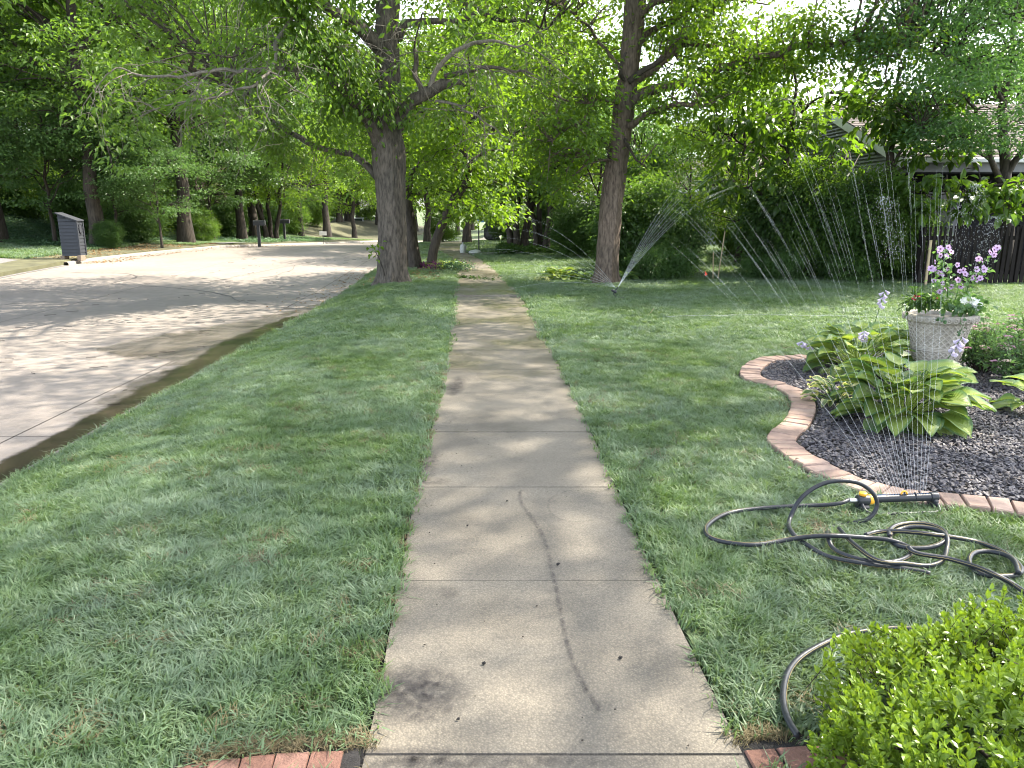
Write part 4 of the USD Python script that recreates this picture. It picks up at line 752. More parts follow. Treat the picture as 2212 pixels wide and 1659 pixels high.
magnolia('magnolia leaning before the corner of the right hand house with hanging bright leaves', 17.4,
    [[(1915, 600, 0, 20), (1918, 480, 0, 19), (1921, 390, 0, 18), (1933, 320, 0, 16), (1942, 250, 0, 13), (1938, 180, 0, 8), (1950, 120, 0, 5)], [(1926, 370, -.1, 8), (1960, 300, -.4, 6), (2010, 240, -.7, 4)], [(1924, 380, -.1, 7), (2000, 330, -.6, 5), (2120, 250, -1, 3)], [(1940, 250, 0, 6), (1890, 200, .3, 4), (1850, 170, .4, 3)], [(1921, 420, -.1, 9), (2000, 415, -.7, 7), (2110, 410, -1.1, 5), (2230, 385, -1.4, 3)]],
    sc_pts(r, 105, 1850, 2110, 190, 350, 17.0, .6, .42, 5) + sc_pts(r, 62, 1930, 2240, 385, 470, 16.2, .4, .40, 8), 320, .26)
# finely leafed tree whose canopy fills the upper right corner
lt = thing('shade_tree', 'finely leafed dark tree at the right picture edge before the house porch', 'tree'); lines = []
for k, l in enumerate([[(2175, 590, 0, 30), (2172, 480, 0, 26), (2166, 400, 0, 24), (2172, 320, 0, 20), (2168, 240, 0, 15), (2180, 120, 0, 11), (2190, 0, 0, 8)], [(2166, 400, 0, 15), (2140, 340, -.2, 11), (2120, 270, -.3, 9), (2060, 190, -.6, 5)], [(2170, 380, 0, 15), (2215, 320, -.2, 12), (2260, 220, -.4, 8)], [(2140, 345, -.2, 8), (2060, 300, -.6, 5), (1990, 270, -.9, 3)], [(2172, 230, 0, 9), (2080, 130, -.7, 6), (1960, 100, -1.2, 3)]]):
    m, c = limb(l, 16.75, 400 + k, 9); obj('trunk' if k == 0 else 'limb', m, M['bark_dark'], lt, smooth=True); lines.append(c)
r = np.random.default_rng(410)
C = np.array(sc_pts(r, 180, 1880, 2330, -260, 212, 15.6, 1.6, .40, 2) + sc_pts(r, 34, 1980, 2330, 200, 315, 15.8, .9, .45, 6) + sc_pts(r, 60, 2040, 2400, -500, -200, 15.5, 2, .4, 9))
mb = MB(); branches_to(r, lines, C, .014, mb); obj('branches', mb.get(), M['bark_dark'], lt, smooth=True, kind='stuff')
obj('crown', clump_leaves(r, C, r.uniform(.45, .75, len(C)), 120, .10, .3, .35, .5), M['leaf_locust'], lt, kind='stuff')
put('maple', 'thin crowned maple over the hedge between the right trunk and the magnolia', 1590, 21.5, (.55, .55, .62), dz=-.3)
put('dark', 'tall dark tree behind the ridge of the right hand house', 2200, 29, 1.1)

# ---------------------------------------------------------------- hedge and shrubs of the right hand lawn
def gen_shrub(name, label, seed, rad, h, leaf, n_cl, n_lf, lsize, cr=.32, flat=.6, bark='bark_dark', wr=.5, gap=.3, stems=7):
    r = np.random.default_rng(seed); t = thing(name, label, 'shrub'); C = []
    while len(C) < n_cl:
        q = r.normal(size=3); q /= np.linalg.norm(q); q *= r.uniform(.2, 1) ** .4; p = np.array([q[0] * rad, q[1] * rad, h * (.52 + .5 * q[2])])
        if p[2] > .06 and meshkit.noise((p * 1.3 + seed)[None])[0] > gap: C.append(p)
    C = np.array(C); lines = []
    for k in range(stems):
        c = C[r.integers(0, n_cl)]; p = bend((r.normal() * .08, r.normal() * .08, -.05), c, .1, 6, .05, r); lines.append(p); obj('stem', tube(p, np.linspace(.022, .008, 6), 5), M[bark], t, smooth=True)
    mb = MB(); branches_to(r, lines, C, .009, mb, 3); obj('branches', mb.get(), M[bark], t, kind='stuff')
    obj('foliage', clump_leaves(r, C, cr * r.uniform(.7, 1.3, n_cl), n_lf, lsize, flat, .35, wr), M[leaf], t, kind='stuff'); return t
protos['viburnum'] = lambda l: gen_shrub('hedge_shrub', l, 501, 1.05, 2.3, 'leaf_hedge', 150, 90, .11, .34)
protos['lilac'] = lambda l: gen_shrub('hedge_shrub', l, 502, 1.15, 2.7, 'leaf_oak', 120, 90, .11, .36, gap=.36)
protos['low'] = lambda l: gen_shrub('low_shrub', l, 503, .7, .75, 'leaf_dogwood', 60, 70, .09, .22)
for k, (px, Y, kd, s, l) in enumerate([(1372, 18.6, 'viburnum', .95, 'dark hedge shrub just right of the brown barked trunk'), (1405, 18.9, 'lilac', .85, 'hedge shrub behind the far sprinkler, second right of the trunk'), (1580, 25.0, 'lilac', .8, 'shrub far behind the gap of the hedge'), (1455, 18.3, 'viburnum', .72, 'low dark hedge shrub left of the gap with sunlit grass'),
        (1695, 18.0, 'viburnum', 1.0, 'dark hedge shrub directly right of the sunlit grass gap'), (1740, 17.6, 'lilac', .9, 'loose light green hedge shrub below the slim magnolia'), (1815, 17.3, 'viburnum', 1.0, 'dense hedge shrub left of the leaning magnolia'), (1885, 16.9, 'lilac', .86, 'hedge shrub at the foot of the leaning magnolia'),
        (1958, 17.0, 'viburnum', .62, 'rounded dark shrub at the left end of the picket fence'), (1450, 17.4, 'low', .9, 'low plants at the hedge foot behind the far sprinkler'), (1395, 17.2, 'low', .8, 'low leafy plant at the hedge foot next to the brown trunk'),
        (1700, 16.9, 'low', .8, 'low leafy plant at the hedge foot below the slim magnolia'), (1640, 17.3, 'low', .6, 'low leafy plant in front of the hedge gap'), (1830, 16.6, 'low', .7, 'low leafy plant at the hedge foot before the dense shrub')]):
    put(kd, l, px, Y, (s, s * .8, s))
for k, (px, Y, kd, s, l) in enumerate([(30, 26.5, 'low', 1.3, 0), (245, 29.2, 'viburnum', .45, 'bushy suckers at the foot of the tree behind the kiosk'), (300, 32, 'viburnum', .8, 'dark shrub between the kiosk tree and the kerb sapling'), (330, 35, 'lilac', .9, 'dark shrub in the shade left of the lone kerb tree'), (450, 36, 'lilac', .55, 'light shrub at the corner of the far driveway'), (180, 33, 'viburnum', 1.0, 'dark shrub above the ground cover bank behind the kiosk'),
        (90, 34, 'lilac', 1.0, 'shrub on the bank below the brown house wall'), (10, 33, 'viburnum', 1.05, 'shrub on the bank at the left picture edge'), (640, 60, 'lilac', 1.0, 'shrub near the white yard sign'), (500, 44, 'viburnum', .9, 'dark shrub left of the mailbox trees'), (585, 52, 'viburnum', 1.1, 'dark shrub behind the mailbox trees'), (690, 76, 'lilac', 1.2, 'far shrub at the street end'), (1250, 24, 'viburnum', .75, 'shrub left behind the brown barked trunk'), (1200, 30, 'viburnum', .9, 'shrub between the multi stem trees'), (1100, 36, 'lilac', .8, 'shrub by the brick pillar'), (960, 40, 'lilac', .8, 'shrub by the sidewalk bend')] + [(px, Y, kd, s_, 'thicket shrub in the shade between the trunks across the street') for px, Y, kd, s_ in [(60, 38, 'lilac', 1.2), (140, 40, 'viburnum', 1.2), (230, 36, 'lilac', 1.0), (280, 38, 'viburnum', 1.2), (350, 41, 'lilac', 1.2), (400, 44, 'viburnum', 1.1), (440, 48, 'lilac', 1.2), (480, 52, 'viburnum', 1.3), (530, 56, 'lilac', 1.3), (560, 60, 'viburnum', 1.4), (610, 66, 'lilac', 1.5), (650, 74, 'viburnum', 1.5), (700, 88, 'lilac', 1.7), (740, 98, 'viburnum', 1.8), (800, 99, 'lilac', 1.9)]]):
    if l: put(kd, l, px, Y, s, group='thicket shrubs across the street' if l.startswith('thicket') else None)
# low ground cover: bluish bank on the left, strip and grasses on the right
def cover(name, label, region, n, lsize, leaf, h, cat, seed):
    r = np.random.default_rng(seed); P = r.uniform(region[0], region[1], (n, 2)); k = meshkit.noise(np.c_[P * 2.0, np.zeros(n)]); P = P[k > region[2]]; n = len(P)
    pos = np.c_[P, hz(P[:, 0], P[:, 1]) + h * r.uniform(.2, 1, n) * (.6 + .8 * meshkit.noise(np.c_[P * 1.7, np.full(n, 3.)]))]; d = r.normal(size=(n, 3)); d[:, 2] = np.abs(d[:, 2]) * .2 - .15; nr = r.normal(size=(n, 3)) * .35 + [0, 0, 1]
    return obj(name, leaf_mesh(pos, d, nr, lsize * r.uniform(.6, 1.3, n), .55), M[leaf], kind='stuff', label=label, cat=cat)
cover('ground_cover', 'bluish green ground cover blanketing the bank left of the grey kiosk', ((-24, 28.6), (-15.2, 36), .12), 30000, .10, 'leaf_cover', .16, 'ground cover', 601)
cover('ground_cover', 'pale ground cover under the trees beside the far driveway', ((-17, 37), (-11.9, 52), .3), 14000, .11, 'leaf_cover', .15, 'ground cover', 602)
cover('ground_cover', 'dark low ground cover strip beyond the sidewalk around the multi stem trees', ((-.5, 25.3), (5.2, 29.5), .1), 16000, .11, 'leaf_dark', .22, 'ground cover', 603)
cover('leaf_litter', 'dry brown leaf litter under the trees along the far kerb', ((-17.5, 24.2), (-12.6, 36), .38), 5000, .075, 'leaf_litter', .015, 'leaf litter', 604)
cover('leaf_litter', 'dry brown leaves round the roots of the big grey tree', ((-3.3, 16.9), (-1.6, 20.8), .3), 900, .06, 'leaf_litter', .05, 'leaf litter', 605)

# ---------------------------------------------------------------- houses
simple('siding_grey', (0.17, 0.175, 0.185), 0.7, 0.12, 1.5, 0.2, 60)
simple('siding_dark_shaded', (0.014, 0.014, 0.016), 0.8, 0.2, 1.5, 0.2, 60, spec=.1)  # dark grey siding, with the shade under the eave put into its colour
simple('shingle_a', (0.085, 0.066, 0.057), 0.9, 0.25, 9, 0.6, 150); simple('shingle_b', (0.105, 0.084, 0.074), 0.9, 0.25, 9, 0.6, 150); simple('shingle_c', (0.07, 0.06, 0.056), 0.9, 0.25, 9, 0.6, 150)
simple('trim_white', (0.55, 0.55, 0.55), 0.5, 0.06); simple('trim_grey', (0.14, 0.14, 0.15), 0.6, 0.1)
simple('roof_brown', (0.20, 0.13, 0.105), 0.9, 0.2, 5, 0.5, 120); simple('wall_brown', (0.10, 0.07, 0.055), 0.85, 0.2, 3)
simple('brick_wall', (0.30, 0.13, 0.085), 0.85, 0.25, 8)
mat('pane_glass', {'f': ('fresnel', dict(IOR=1.5)), 't': ('transparent_bsdf', dict(color=(.75, .8, .8))), 'g': ('glossy_bsdf', dict(roughness=0.02, color=(1, 1, 1))), 'x': ('mix_closure', {})}, [('f.fac', 'x.fac'), ('t.BSDF', 'x.closure1'), ('g.BSDF', 'x.closure2')], 'x.closure')
def slope_courses(t, P00, P10, P01, P11, n, mats, r, per=1, th=.018, roof=None):
    """Overlapping shingle courses on the quad P00-P10 (eave) .. P01-P11 (ridge)."""
    P00, P10, P01, P11 = (np.asarray(q, float) for q in (P00, P10, P01, P11)); nrm = unit(np.cross(P10 - P00, P01 - P00)); nrm = nrm if nrm[2] > 0 else -nrm
    for k in range(n):
        a, b = k / n, min((k + 1.25) / n, 1.0); L0, L1, R0, R1 = P00 + (P01 - P00) * a, P00 + (P01 - P00) * b, P10 + (P11 - P10) * a, P10 + (P11 - P10) * b
        for j in range(per):
            u0, u1 = (j + .006) / per, (j + .994) / per; A, B, C, D = L0 + (R0 - L0) * u0, L0 + (R0 - L0) * u1, L1 + (R1 - L1) * u1, L1 + (R1 - L1) * u0
            lo, hi = nrm * (th + r.uniform(0, .006)), nrm * .004
            v = np.array([A, B, B + lo, A + lo, D + hi, C + hi]); obj('shingle_course', (v, [[0, 1, 2, 3], [3, 2, 5, 4]]), mats[r.integers(0, len(mats))], roof or t)
def lap_planks(t, A, B, z0, z1, n, m, name='siding_plank', out=None, topf=None):
    """Lap siding on the vertical wall from A to B (xy); topf(u) limits the top (a raking gable)."""
    A, B = np.asarray(A, float), np.asarray(B, float); d = unit(B - A); nn = np.array([d[1], -d[0]]) if out is None else np.asarray(out, float); hgt = (z1 - z0) / n
    for k in range(n):
        za, zb = z0 + k * hgt, z0 + (k + 1.12) * hgt; us = np.array([0, 1.0])
        if topf is not None:
            uu = np.linspace(0, 1, 121); ok = topf(uu) > za + .02
            if not ok.any(): continue
            us = np.array([uu[ok][0], uu[ok][-1]])
        q0, q1 = A + (B - A) * us[0], A + (B - A) * us[1]; zt = [zb, zb] if topf is None else [min(zb, max(topf(us[0]), za)), min(zb, max(topf(us[1]), za))]
        lo, hi = nn * .03, nn * .008
        v = np.array([[*q0, za], [*q1, za], [*(q1 + lo), za], [*(q0 + lo), za], [*(q0 + hi), zt[0]], [*(q1 + hi), zt[1]]]); obj(name, (v, [[0, 1, 2, 3], [3, 2, 5, 4]]), m, t)
r = np.random.default_rng(701)
hr = thing('house', 'grey sided house with shingle roof and dark porch at the right behind the urn', 'house')
E0 = at(1962, 341, 17.5); xg, ye, zeave = E0[0], 17.5, E0[2]; yr = 22.6; zr = zeave + 1.7; xe = xg + 14
roof = UsdGeom.Xform.Define(stage, path_for('roof', hr)).GetPrim()
slope_courses(hr, (xg - .12, ye, zeave), (xe, ye, zeave), (xg - .12, yr, zr), (xe, yr, zr), 24, [M['shingle_a'], M['shingle_b'], M['shingle_c']], r, 7, .02, roof)
obj('roof_deck', (np.array([(xg - .1, ye, zeave - .01), (xe, ye, zeave - .01), (xe, yr, zr - .01), (xg - .1, yr, zr - .01), (xg - .1, yr + 5, zeave - .01), (xe, yr + 5, zeave - .01)]), [[0, 1, 2, 3], [3, 2, 5, 4]]), M['shingle_c'], roof)
obj('gutter', box((xg + 7, ye - .05, zeave - .05), (14.2, .11, .10), 0, .012), M['trim_white'], roof)
obj('fascia', box((xg + 7, ye + .03, zeave - .20), (14.1, .04, .20)), M['trim_grey'], hr)
obj('soffit', box((xg + 7.02, ye + .62, zeave - .32), (13.9, 1.12, .03)), M['siding_dark_shaded'], hr)
# gable end towards the sidewalk
w = thing; A, B = (xg, yr + 5), (xg, ye)
gz = lambda u: np.where(u < .495, zeave + (zr - zeave) * (u / .495), zeave + (zr - zeave) * (1 - u) / .505) - .03
wall = UsdGeom.Xform.Define(stage, path_for('gable_wall', hr)).GetPrim()
obj('wall_core', (np.array([(xg + .02, yr + 5, -.3), (xg + .02, ye + 1.1, -.3), (xg + .02, ye + 1.1, zeave - .33), (xg + .02, ye, zeave - .33), (xg + .02, ye, zeave - .05), (xg + .02, yr, zr - .05), (xg + .02, yr + 5, zeave - .05)]), [[0, 1, 2], [0, 2, 6], [2, 3, 4], [2, 4, 6], [4, 5, 6]]), M['trim_grey'], wall)
lap_planks(wall, A, (xg, ye + 1.12), -.1, zeave - .33, 14, M['siding_grey'], out=(-1, 0))
lap_planks(wall, A, B, zeave - .33, zr, 24, M['siding_grey'], out=(-1, 0), topf=gz)
rk = lambda y0, z0, y1, z1: (np.array([(xg - .12, y0, z0), (xg - .12, y1, z1), (xg - .12, y1, z1 - .2), (xg - .12, y0, z0 - .2), (xg - .04, y0, z0), (xg - .04, y1, z1), (xg - .04, y1, z1 - .2), (xg - .04, y0, z0 - .2)]), [[0, 1, 2, 3], [7, 6, 5, 4], [3, 2, 6, 7], [0, 4, 5, 1]])
obj('rake_board', rk(ye - .02, zeave - .02, yr, zr - .02), M['trim_white'], wall)
obj('corner_board', box((xg - .03, ye + 1.12, zeave / 2 - .25), (.10, .10, zeave + .1)), M['trim_white'], wall)
# recessed porch front
lap_planks(hr, (xg, ye + 1.15), (xe, ye + 1.15), -.1, zeave - .33, 14, M['siding_dark_shaded'], name='porch_plank', out=(0, -1))
obj('porch_wall', box(((xg + xe) / 2, ye + 1.26, zeave / 2 - .3), (14, .16, zeave + .2)), M['siding_dark_shaded'], hr)
for k, xx in enumerate((xg + 1.3, xg + 4.6)):
    f = obj('window', MB().add(*box((xx, ye + 1.10, 1.35), (1.1, .06, 1.2))).get(), M['trim_grey'], hr)
    obj('pane', (np.array([(xx - .47, ye + 1.06, .83), (xx + .47, ye + 1.06, .83), (xx + .47, ye + 1.06, 1.87), (xx - .47, ye + 1.06, 1.87)]), [[0, 1, 2, 3]]), M['pane_glass'], f)
for xx in (xg + .08, xg + 3.3, xg + 6.6): obj('porch_post', box((xx, ye + .1, zeave / 2 - .25), (.13, .13, zeave - .15), 0, .01), M['siding_dark_shaded'], hr)
# upper storey block further back on the same house
hm = thing('house', 'low grey house with lilac grey shingle roof seen between the trunk and the magnolia', 'house')
Ym = 31.0; a, b = at(1372, 408, Ym), at(1850, 408, Ym); rdg = at(1600, 318, Ym + 4.5)
rf = UsdGeom.Xform.Define(stage, path_for('roof', hm)).GetPrim()
slope_courses(hm, (a[0] + .4, Ym, a[2]), (b[0] + 3, Ym, a[2]), (a[0] + .4, Ym + 4.5, rdg[2] - .5), (b[0] + 3, Ym + 4.5, rdg[2] - .5), 18, [M['shingle_b'], M['shingle_a']], r, 6, .03, rf)
obj('roof_deck', (np.array([(a[0] + .4, Ym + 4.5, rdg[2] - .5), (b[0] + 3, Ym + 4.5, rdg[2] - .5), (b[0] + 3, Ym + 9, a[2]), (a[0] + .4, Ym + 9, a[2])]), [[0, 1, 2, 3]]), M['shingle_a'], rf)
m0 = at(1520, 300, Ym + 8)[0]; slope_courses(hm, (m0, Ym + 4.6, rdg[2] - .6), (b[0] + 2, Ym + 4.6, rdg[2] - .6), (m0 + .6, Ym + 8.5, rdg[2] + 1.0), (b[0] + 1.4, Ym + 8.5, rdg[2] + 1.0), 12, [M['shingle_b'], M['shingle_c']], r, 4, .03, rf)
obj('gutter', box(((a[0] + b[0]) / 2 + 1.7, Ym - .06, a[2] - .07), (b[0] - a[0] + 2.7, .12, .12)), M['trim_white'], rf)
lap_planks(hm, (a[0] + .5, Ym + .3), (b[0] + 2.9, Ym + .3), -.2, a[2] - .05, 12, M['siding_grey'], out=(0, -1))
gt = lambda u: a[2] + (rdg[2] - .5 - a[2]) * (1 - np.abs(2 * u - 1)) - .05
lap_planks(hm, (a[0] + .5, Ym + 9), (a[0] + .5, Ym), -.2, rdg[2], 26, M['siding_grey'], name='gable_plank', out=(-1, 0), topf=gt)
hl = thing('house', 'brown roofed house hidden behind the trees of the left yard', 'house')
p0, p1 = at(-60, 345, 46), at(420, 345, 46); zg = float(hz(p0[0], 46)); zt = at(100, 285, 52)[2]
rl = UsdGeom.Xform.Define(stage, path_for('roof', hl)).GetPrim()
slope_courses(hl, (p0[0] - 4, 46, p0[2]), (p1[0], 46, p0[2]), (p0[0] - 4, 51, zt), (p1[0] - 2.5, 51, zt), 16, [M['roof_brown']], r, 3, .04, rl)
obj('wall', box(((p0[0] + p1[0]) / 2 - 2, 49, (zg + p0[2]) / 2 - .2), (p1[0] - p0[0] + 3.4, 5, p0[2] - zg + .4)), M['wall_brown'], hl)
for k in range(4):
    xx = p0[0] + 1.5 + k * 3.2; f = obj('window', box((xx, 46.48, zg + 1.5), (1.2, .08, 1.2)), M['trim_grey'], hl); obj('pane', (np.array([(xx - .5, 46.42, zg + 1.0), (xx + .5, 46.42, zg + 1.0), (xx + .5, 46.42, zg + 2.0), (xx - .5, 46.42, zg + 2.0)]), [[0, 1, 2, 3]]), M['pane_glass'], f)
# dark picket fence under the house
simple('fence_wood', (0.014, 0.012, 0.011), 0.9, 0.3, 5, 0.5, 60, spec=.08); simple('fence_light', (0.28, 0.22, 0.13), 0.8, 0.2, 5)
fc = thing('picket_fence', 'dark narrow picket fence before the porch of the right hand house', 'fence')
xa, xb, yf = at(1985, 610, 16.0)[0], 15.0, 16.0; n = int((xb - xa) / .105)
for k in range(n):
    x = xa + k * .105; h = 1.18 + r.uniform(-.012, .012); v, f = box((x, yf + r.normal() * .004, h / 2), (.082, .02, h)); v[v[:, 2] > h - .01, 0] = x + (v[v[:, 2] > h - .01, 0] - x) * .6
    obj('picket', (v, f), M['fence_wood'], fc)
for z in (.25, .95): obj('rail', box(((xa + xb) / 2, yf + .035, z), (xb - xa, .04, .08)), M['fence_wood'], fc)
for k in range(4): obj('post', box((xa + k * 2.0, yf + .09, .6), (.09, .09, 1.22)), M['fence_wood'], fc)
st_ = thing('wooden_stake', 'light wooden stake at the left end of the dark picket fence', 'stake', onground(2001, 15.7)); obj('stake', box((0, 0, .45), (.05, .03, .95), .2, .004), M['fence_light'], st_)
struct('mulch', cov := (lambda P: (np.c_[P, np.full(len(P), .015)], [[0, 1, 2, 3]]))(np.array([(xa - .4, yf - .55), (16, yf - .75), (16, yf + 3), (xa - .4, yf + 3)])), M['forest_floor'])
hx0, hx1 = at(1345, 605, 16.6)[0], at(1990, 612, 16.2)[0]
struct('mulch', (np.array([(hx0, 16.7, .012), (hx1, 16.1, .012), (hx1 + .4, 18.2, .012), (hx0, 19.3, .012)]), [[0, 1, 2, 3]]), M['black_soil'])

# ---------------------------------------------------------------- kiosk, mailboxes, posts, cars
simple('kiosk_blue', (0.014, 0.0165, 0.022), 0.6, 0.1, 2, 0.15, 60); simple('kiosk_dark', (0.02, 0.022, 0.028), 0.6, 0.1); simple('wood_block', (0.16, 0.12, 0.085), 0.8, 0.3, 8)
kc = onground(166, 24.6); kz = float(fz(0, 24.6)) + .14
kk = thing('bin_shed', 'blue grey lap sided little shed with slanted roof on feet at the far kerb', 'shed', (kc[0] + .12, 24.4, kz), .06)
L, D, hb, hf = .52, .36, 1.36, 1.16     # taller at its left end
obj('body', (np.array([(-L/2, -D/2, .1), (L/2, -D/2, .1), (L/2, D/2, .1), (-L/2, D/2, .1), (-L/2, -D/2, hb), (L/2, -D/2, hf), (L/2, D/2, hf), (-L/2, D/2, hb)]), [[0, 1, 5, 4], [1, 2, 6, 5], [2, 3, 7, 6], [3, 0, 4, 7], [4, 5, 6, 7], [3, 2, 1, 0]]), M['kiosk_blue'], kk)
tf = lambda u: hb + (hf - hb) * u
lap_planks(kk, (-L/2, -D/2), (L/2, -D/2), .1, hb, 12, M['kiosk_blue'], out=(0, -1), topf=tf)
lap_planks(kk, (L/2, -D/2), (L/2, D/2), .1, hf, 10, M['kiosk_blue'], out=(1, 0))
obj('roof', (lambda v: (v, [[0, 1, 2, 3], [4, 7, 6, 5], [0, 4, 5, 1], [1, 5, 6, 2], [2, 6, 7, 3], [3, 7, 4, 0]]))(np.array([(-L/2-.05, -D/2-.06, hb+.03), (L/2+.06, -D/2-.06, hf-.005), (L/2+.06, D/2+.05, hf-.005), (-L/2-.05, D/2+.05, hb+.03), (-L/2-.05, -D/2-.06, hb+.06), (L/2+.06, -D/2-.06, hf+.025), (L/2+.06, D/2+.05, hf+.025), (-L/2-.05, D/2+.05, hb+.06)])), M['kiosk_dark'], kk)
for sy in (-1, 1): obj('corner_board', box((L/2 + .02, sy * (D/2 + .012), .63), (.05, .05, 1.05)), M['kiosk_blue'], kk)
a_ = np.arange(24) * 2 * np.pi / 24
def oval(ry, rz_, x): return np.c_[np.full(24, x), ry * np.cos(a_), .93 + rz_ * np.sin(a_)]
o1, o2, o3 = oval(.105, .165, L/2 + .05), oval(.075, .132, L/2 + .05), oval(.105, .165, L/2 + .01); i = np.arange(24); j = (i + 1) % 24
wn = obj('window', (np.vstack([o1, o2, o3]), np.vstack([np.stack([i, j, j + 24, i + 24], 1), np.stack([i, i + 48, j + 48, j], 1)])), M['kiosk_blue'], kk)
obj('pane', (np.vstack([oval(.08, .137, L/2 + .041), [[L/2 + .041, 0, .93]]]), np.stack([i, j, np.full(24, 24)], 1)), M['kiosk_dark'], wn)
for sx in (-.24, .26): obj('foot', box((sx, -.1, .03), (.12, .3, .16), 0, .01), M['wood_block'], kk)
simple('black_metal', (0.02, 0.02, 0.022), 0.45, 0.1); simple('sign_white', (0.6, 0.6, 0.58), 0.5, 0.05); simple('plastic_white', (0.36, 0.37, 0.36), 0.4, 0.06)
def mailbox(label, px, Y, h, sc=1.0):
    t = thing('mailbox', label, 'mailbox', onground(px, Y)); obj('post', box((0, 0, h / 2), (.12, .12, h), 0, .01), M['black_metal'], t)
    P = [(-.1, 0), (.1, 0), (.1, .14)] + [(.1 * math.cos(q), .14 + .1 * math.sin(q)) for q in np.linspace(.3, 2.8, 6)] + [(-.1, .14)]; m = trimesh.creation.extrude_polygon(Polygon(P), .5, engine='earcut'); v = np.array(m.vertices)
    obj('box', (np.c_[v[:, 2] - .2, v[:, 0], v[:, 1] + h], m.faces), M['black_metal'], t); obj('flag', box((.05, -.115, h + .2), (.03, .012, .16)), M['black_metal'], t); obj('door', box((.315, 0, h + .12), (.02, .19, .2), 0, .006), M['black_metal'], t)
mailbox('black mailbox on a thick post before the paired trunks across the street', 566, 35.5, .95)
mailbox('smaller dark mailbox farther along the far kerb, right of the thick posted one', 621, 44, 1.0)
sg = thing('yard_sign', 'small blank white sign on thin stake by the far kerb', 'sign', onground(703, 46)); obj('stake', box((0, 0, .3), (.025, .025, .6)), M['black_metal'], sg); obj('board', box((0, -.025, .62), (.42, .02, .22), 0, .004), M['sign_white'], sg)
lp = thing('lamp_post', 'slim dark post with little blue plate beside the sidewalk bend', 'lamp post', onground(1035, 27.2)); obj('pole', lathe([(.0, 0), (.05, 0), (.03, .06), (.022, .1), (.022, 1.45), (.0, 1.46)], 12), M['black_metal'], lp, smooth=40); obj('plate', box((.06, -.03, 1.05), (.26, .02, .12), 0, .004), simple('blue_plate', (.12, .25, .5), .5), lp); obj('lamp_head', lathe([(0, 1.44), (.06, 1.46), (.08, 1.62), (.05, 1.7), (0, 1.72)], 10), M['black_metal'], lp)
bk = thing('bucket', 'whitish plastic jug standing on the sidewalk edge at the crossing drive', 'bucket', onground(1001, 26.2, .01)); obj('body', lathe([(0, 0), (.095, 0), (.105, .02), (.105, .22), (.085, .27), (.03, .30), (.03, .34), (0, .345)], 16), M['plastic_white'], bk, smooth=50); obj('handle', tube(bend((.05, 0, .28), (.10, 0, .16), 0, 5) + np.array([(0, 0, 0), (.03, 0, 0), (.045, 0, 0), (.04, 0, 0), (0, 0, 0)]), .012, 6), M['plastic_white'], bk)
rk_ = thing('light_rock', 'flat pale stone on the grass beside the white jug', 'stone', onground(1027, 26.0)); m = trimesh.creation.icosphere(2); obj('stone', (np.array(m.vertices) * [.22, .14, .07] + [0, 0, .05] + (meshkit.noise(np.array(m.vertices) * 2)[:, None] - .5) * .05, m.faces), M['plastic_white'], rk_, smooth=True)
gp = thing('covered_grill', 'grey and black draped shape in the second yard beside the brick pillar', 'grill cover', onground(1072, 38)); m = trimesh.creation.icosphere(3); v = np.array(m.vertices); v = v * [.62, .45, .62] + [0, 0, .55]; v[:, 2] = np.maximum(v[:, 2], 0); v += (meshkit.noise(v * 4)[:, None] - .5) * .16; obj('cover', (v, m.faces), M['black_metal'], gp, smooth=True); v2 = np.array(m.vertices) * [.40, .3, .34] + [.12, -.12, 1.05]; obj('drape', (v2, m.faces), M['siding_grey'], gp, smooth=True)
pl = thing('brick_pillar', 'red brick pillar standing in the second front yard', 'pillar', onground(1106, 37)); rr = np.random.default_rng(6)
for q in range(12):
    for k in range(2):
        for sd in range(2): obj('brick', box(((k - .5) * .27 + (.0 if q % 2 else .02), (sd - .5) * .27, .04 + q * .083), (.255, .255, .074), 0, .005), BRICKMATS[4 + rr.integers(0, 2)], pl)
obj('cap', box((0, 0, 1.06), (.66, .66, .07), 0, .01), M['kerb_concrete'], pl)
simple('car_white', (0.42, 0.43, 0.44), 0.25, 0.03); simple('car_silver', (0.35, 0.36, 0.38), 0.25, 0.03); simple('rubber', (0.015, 0.015, 0.016), 0.8); simple('chrome', (0.5, 0.5, 0.52), 0.2, 0.03, metallic=1.0); mat('headlight_glass', {'p': ('principled_bsdf', dict(base_color=(.7, .72, .75), roughness=.1, specular_ior_level=.6))}, [], 'p.BSDF'); mat('car_glass', {'p': ('principled_bsdf', dict(base_color=(.02, .025, .03), roughness=.05, specular_ior_level=.6))}, [], 'p.BSDF')
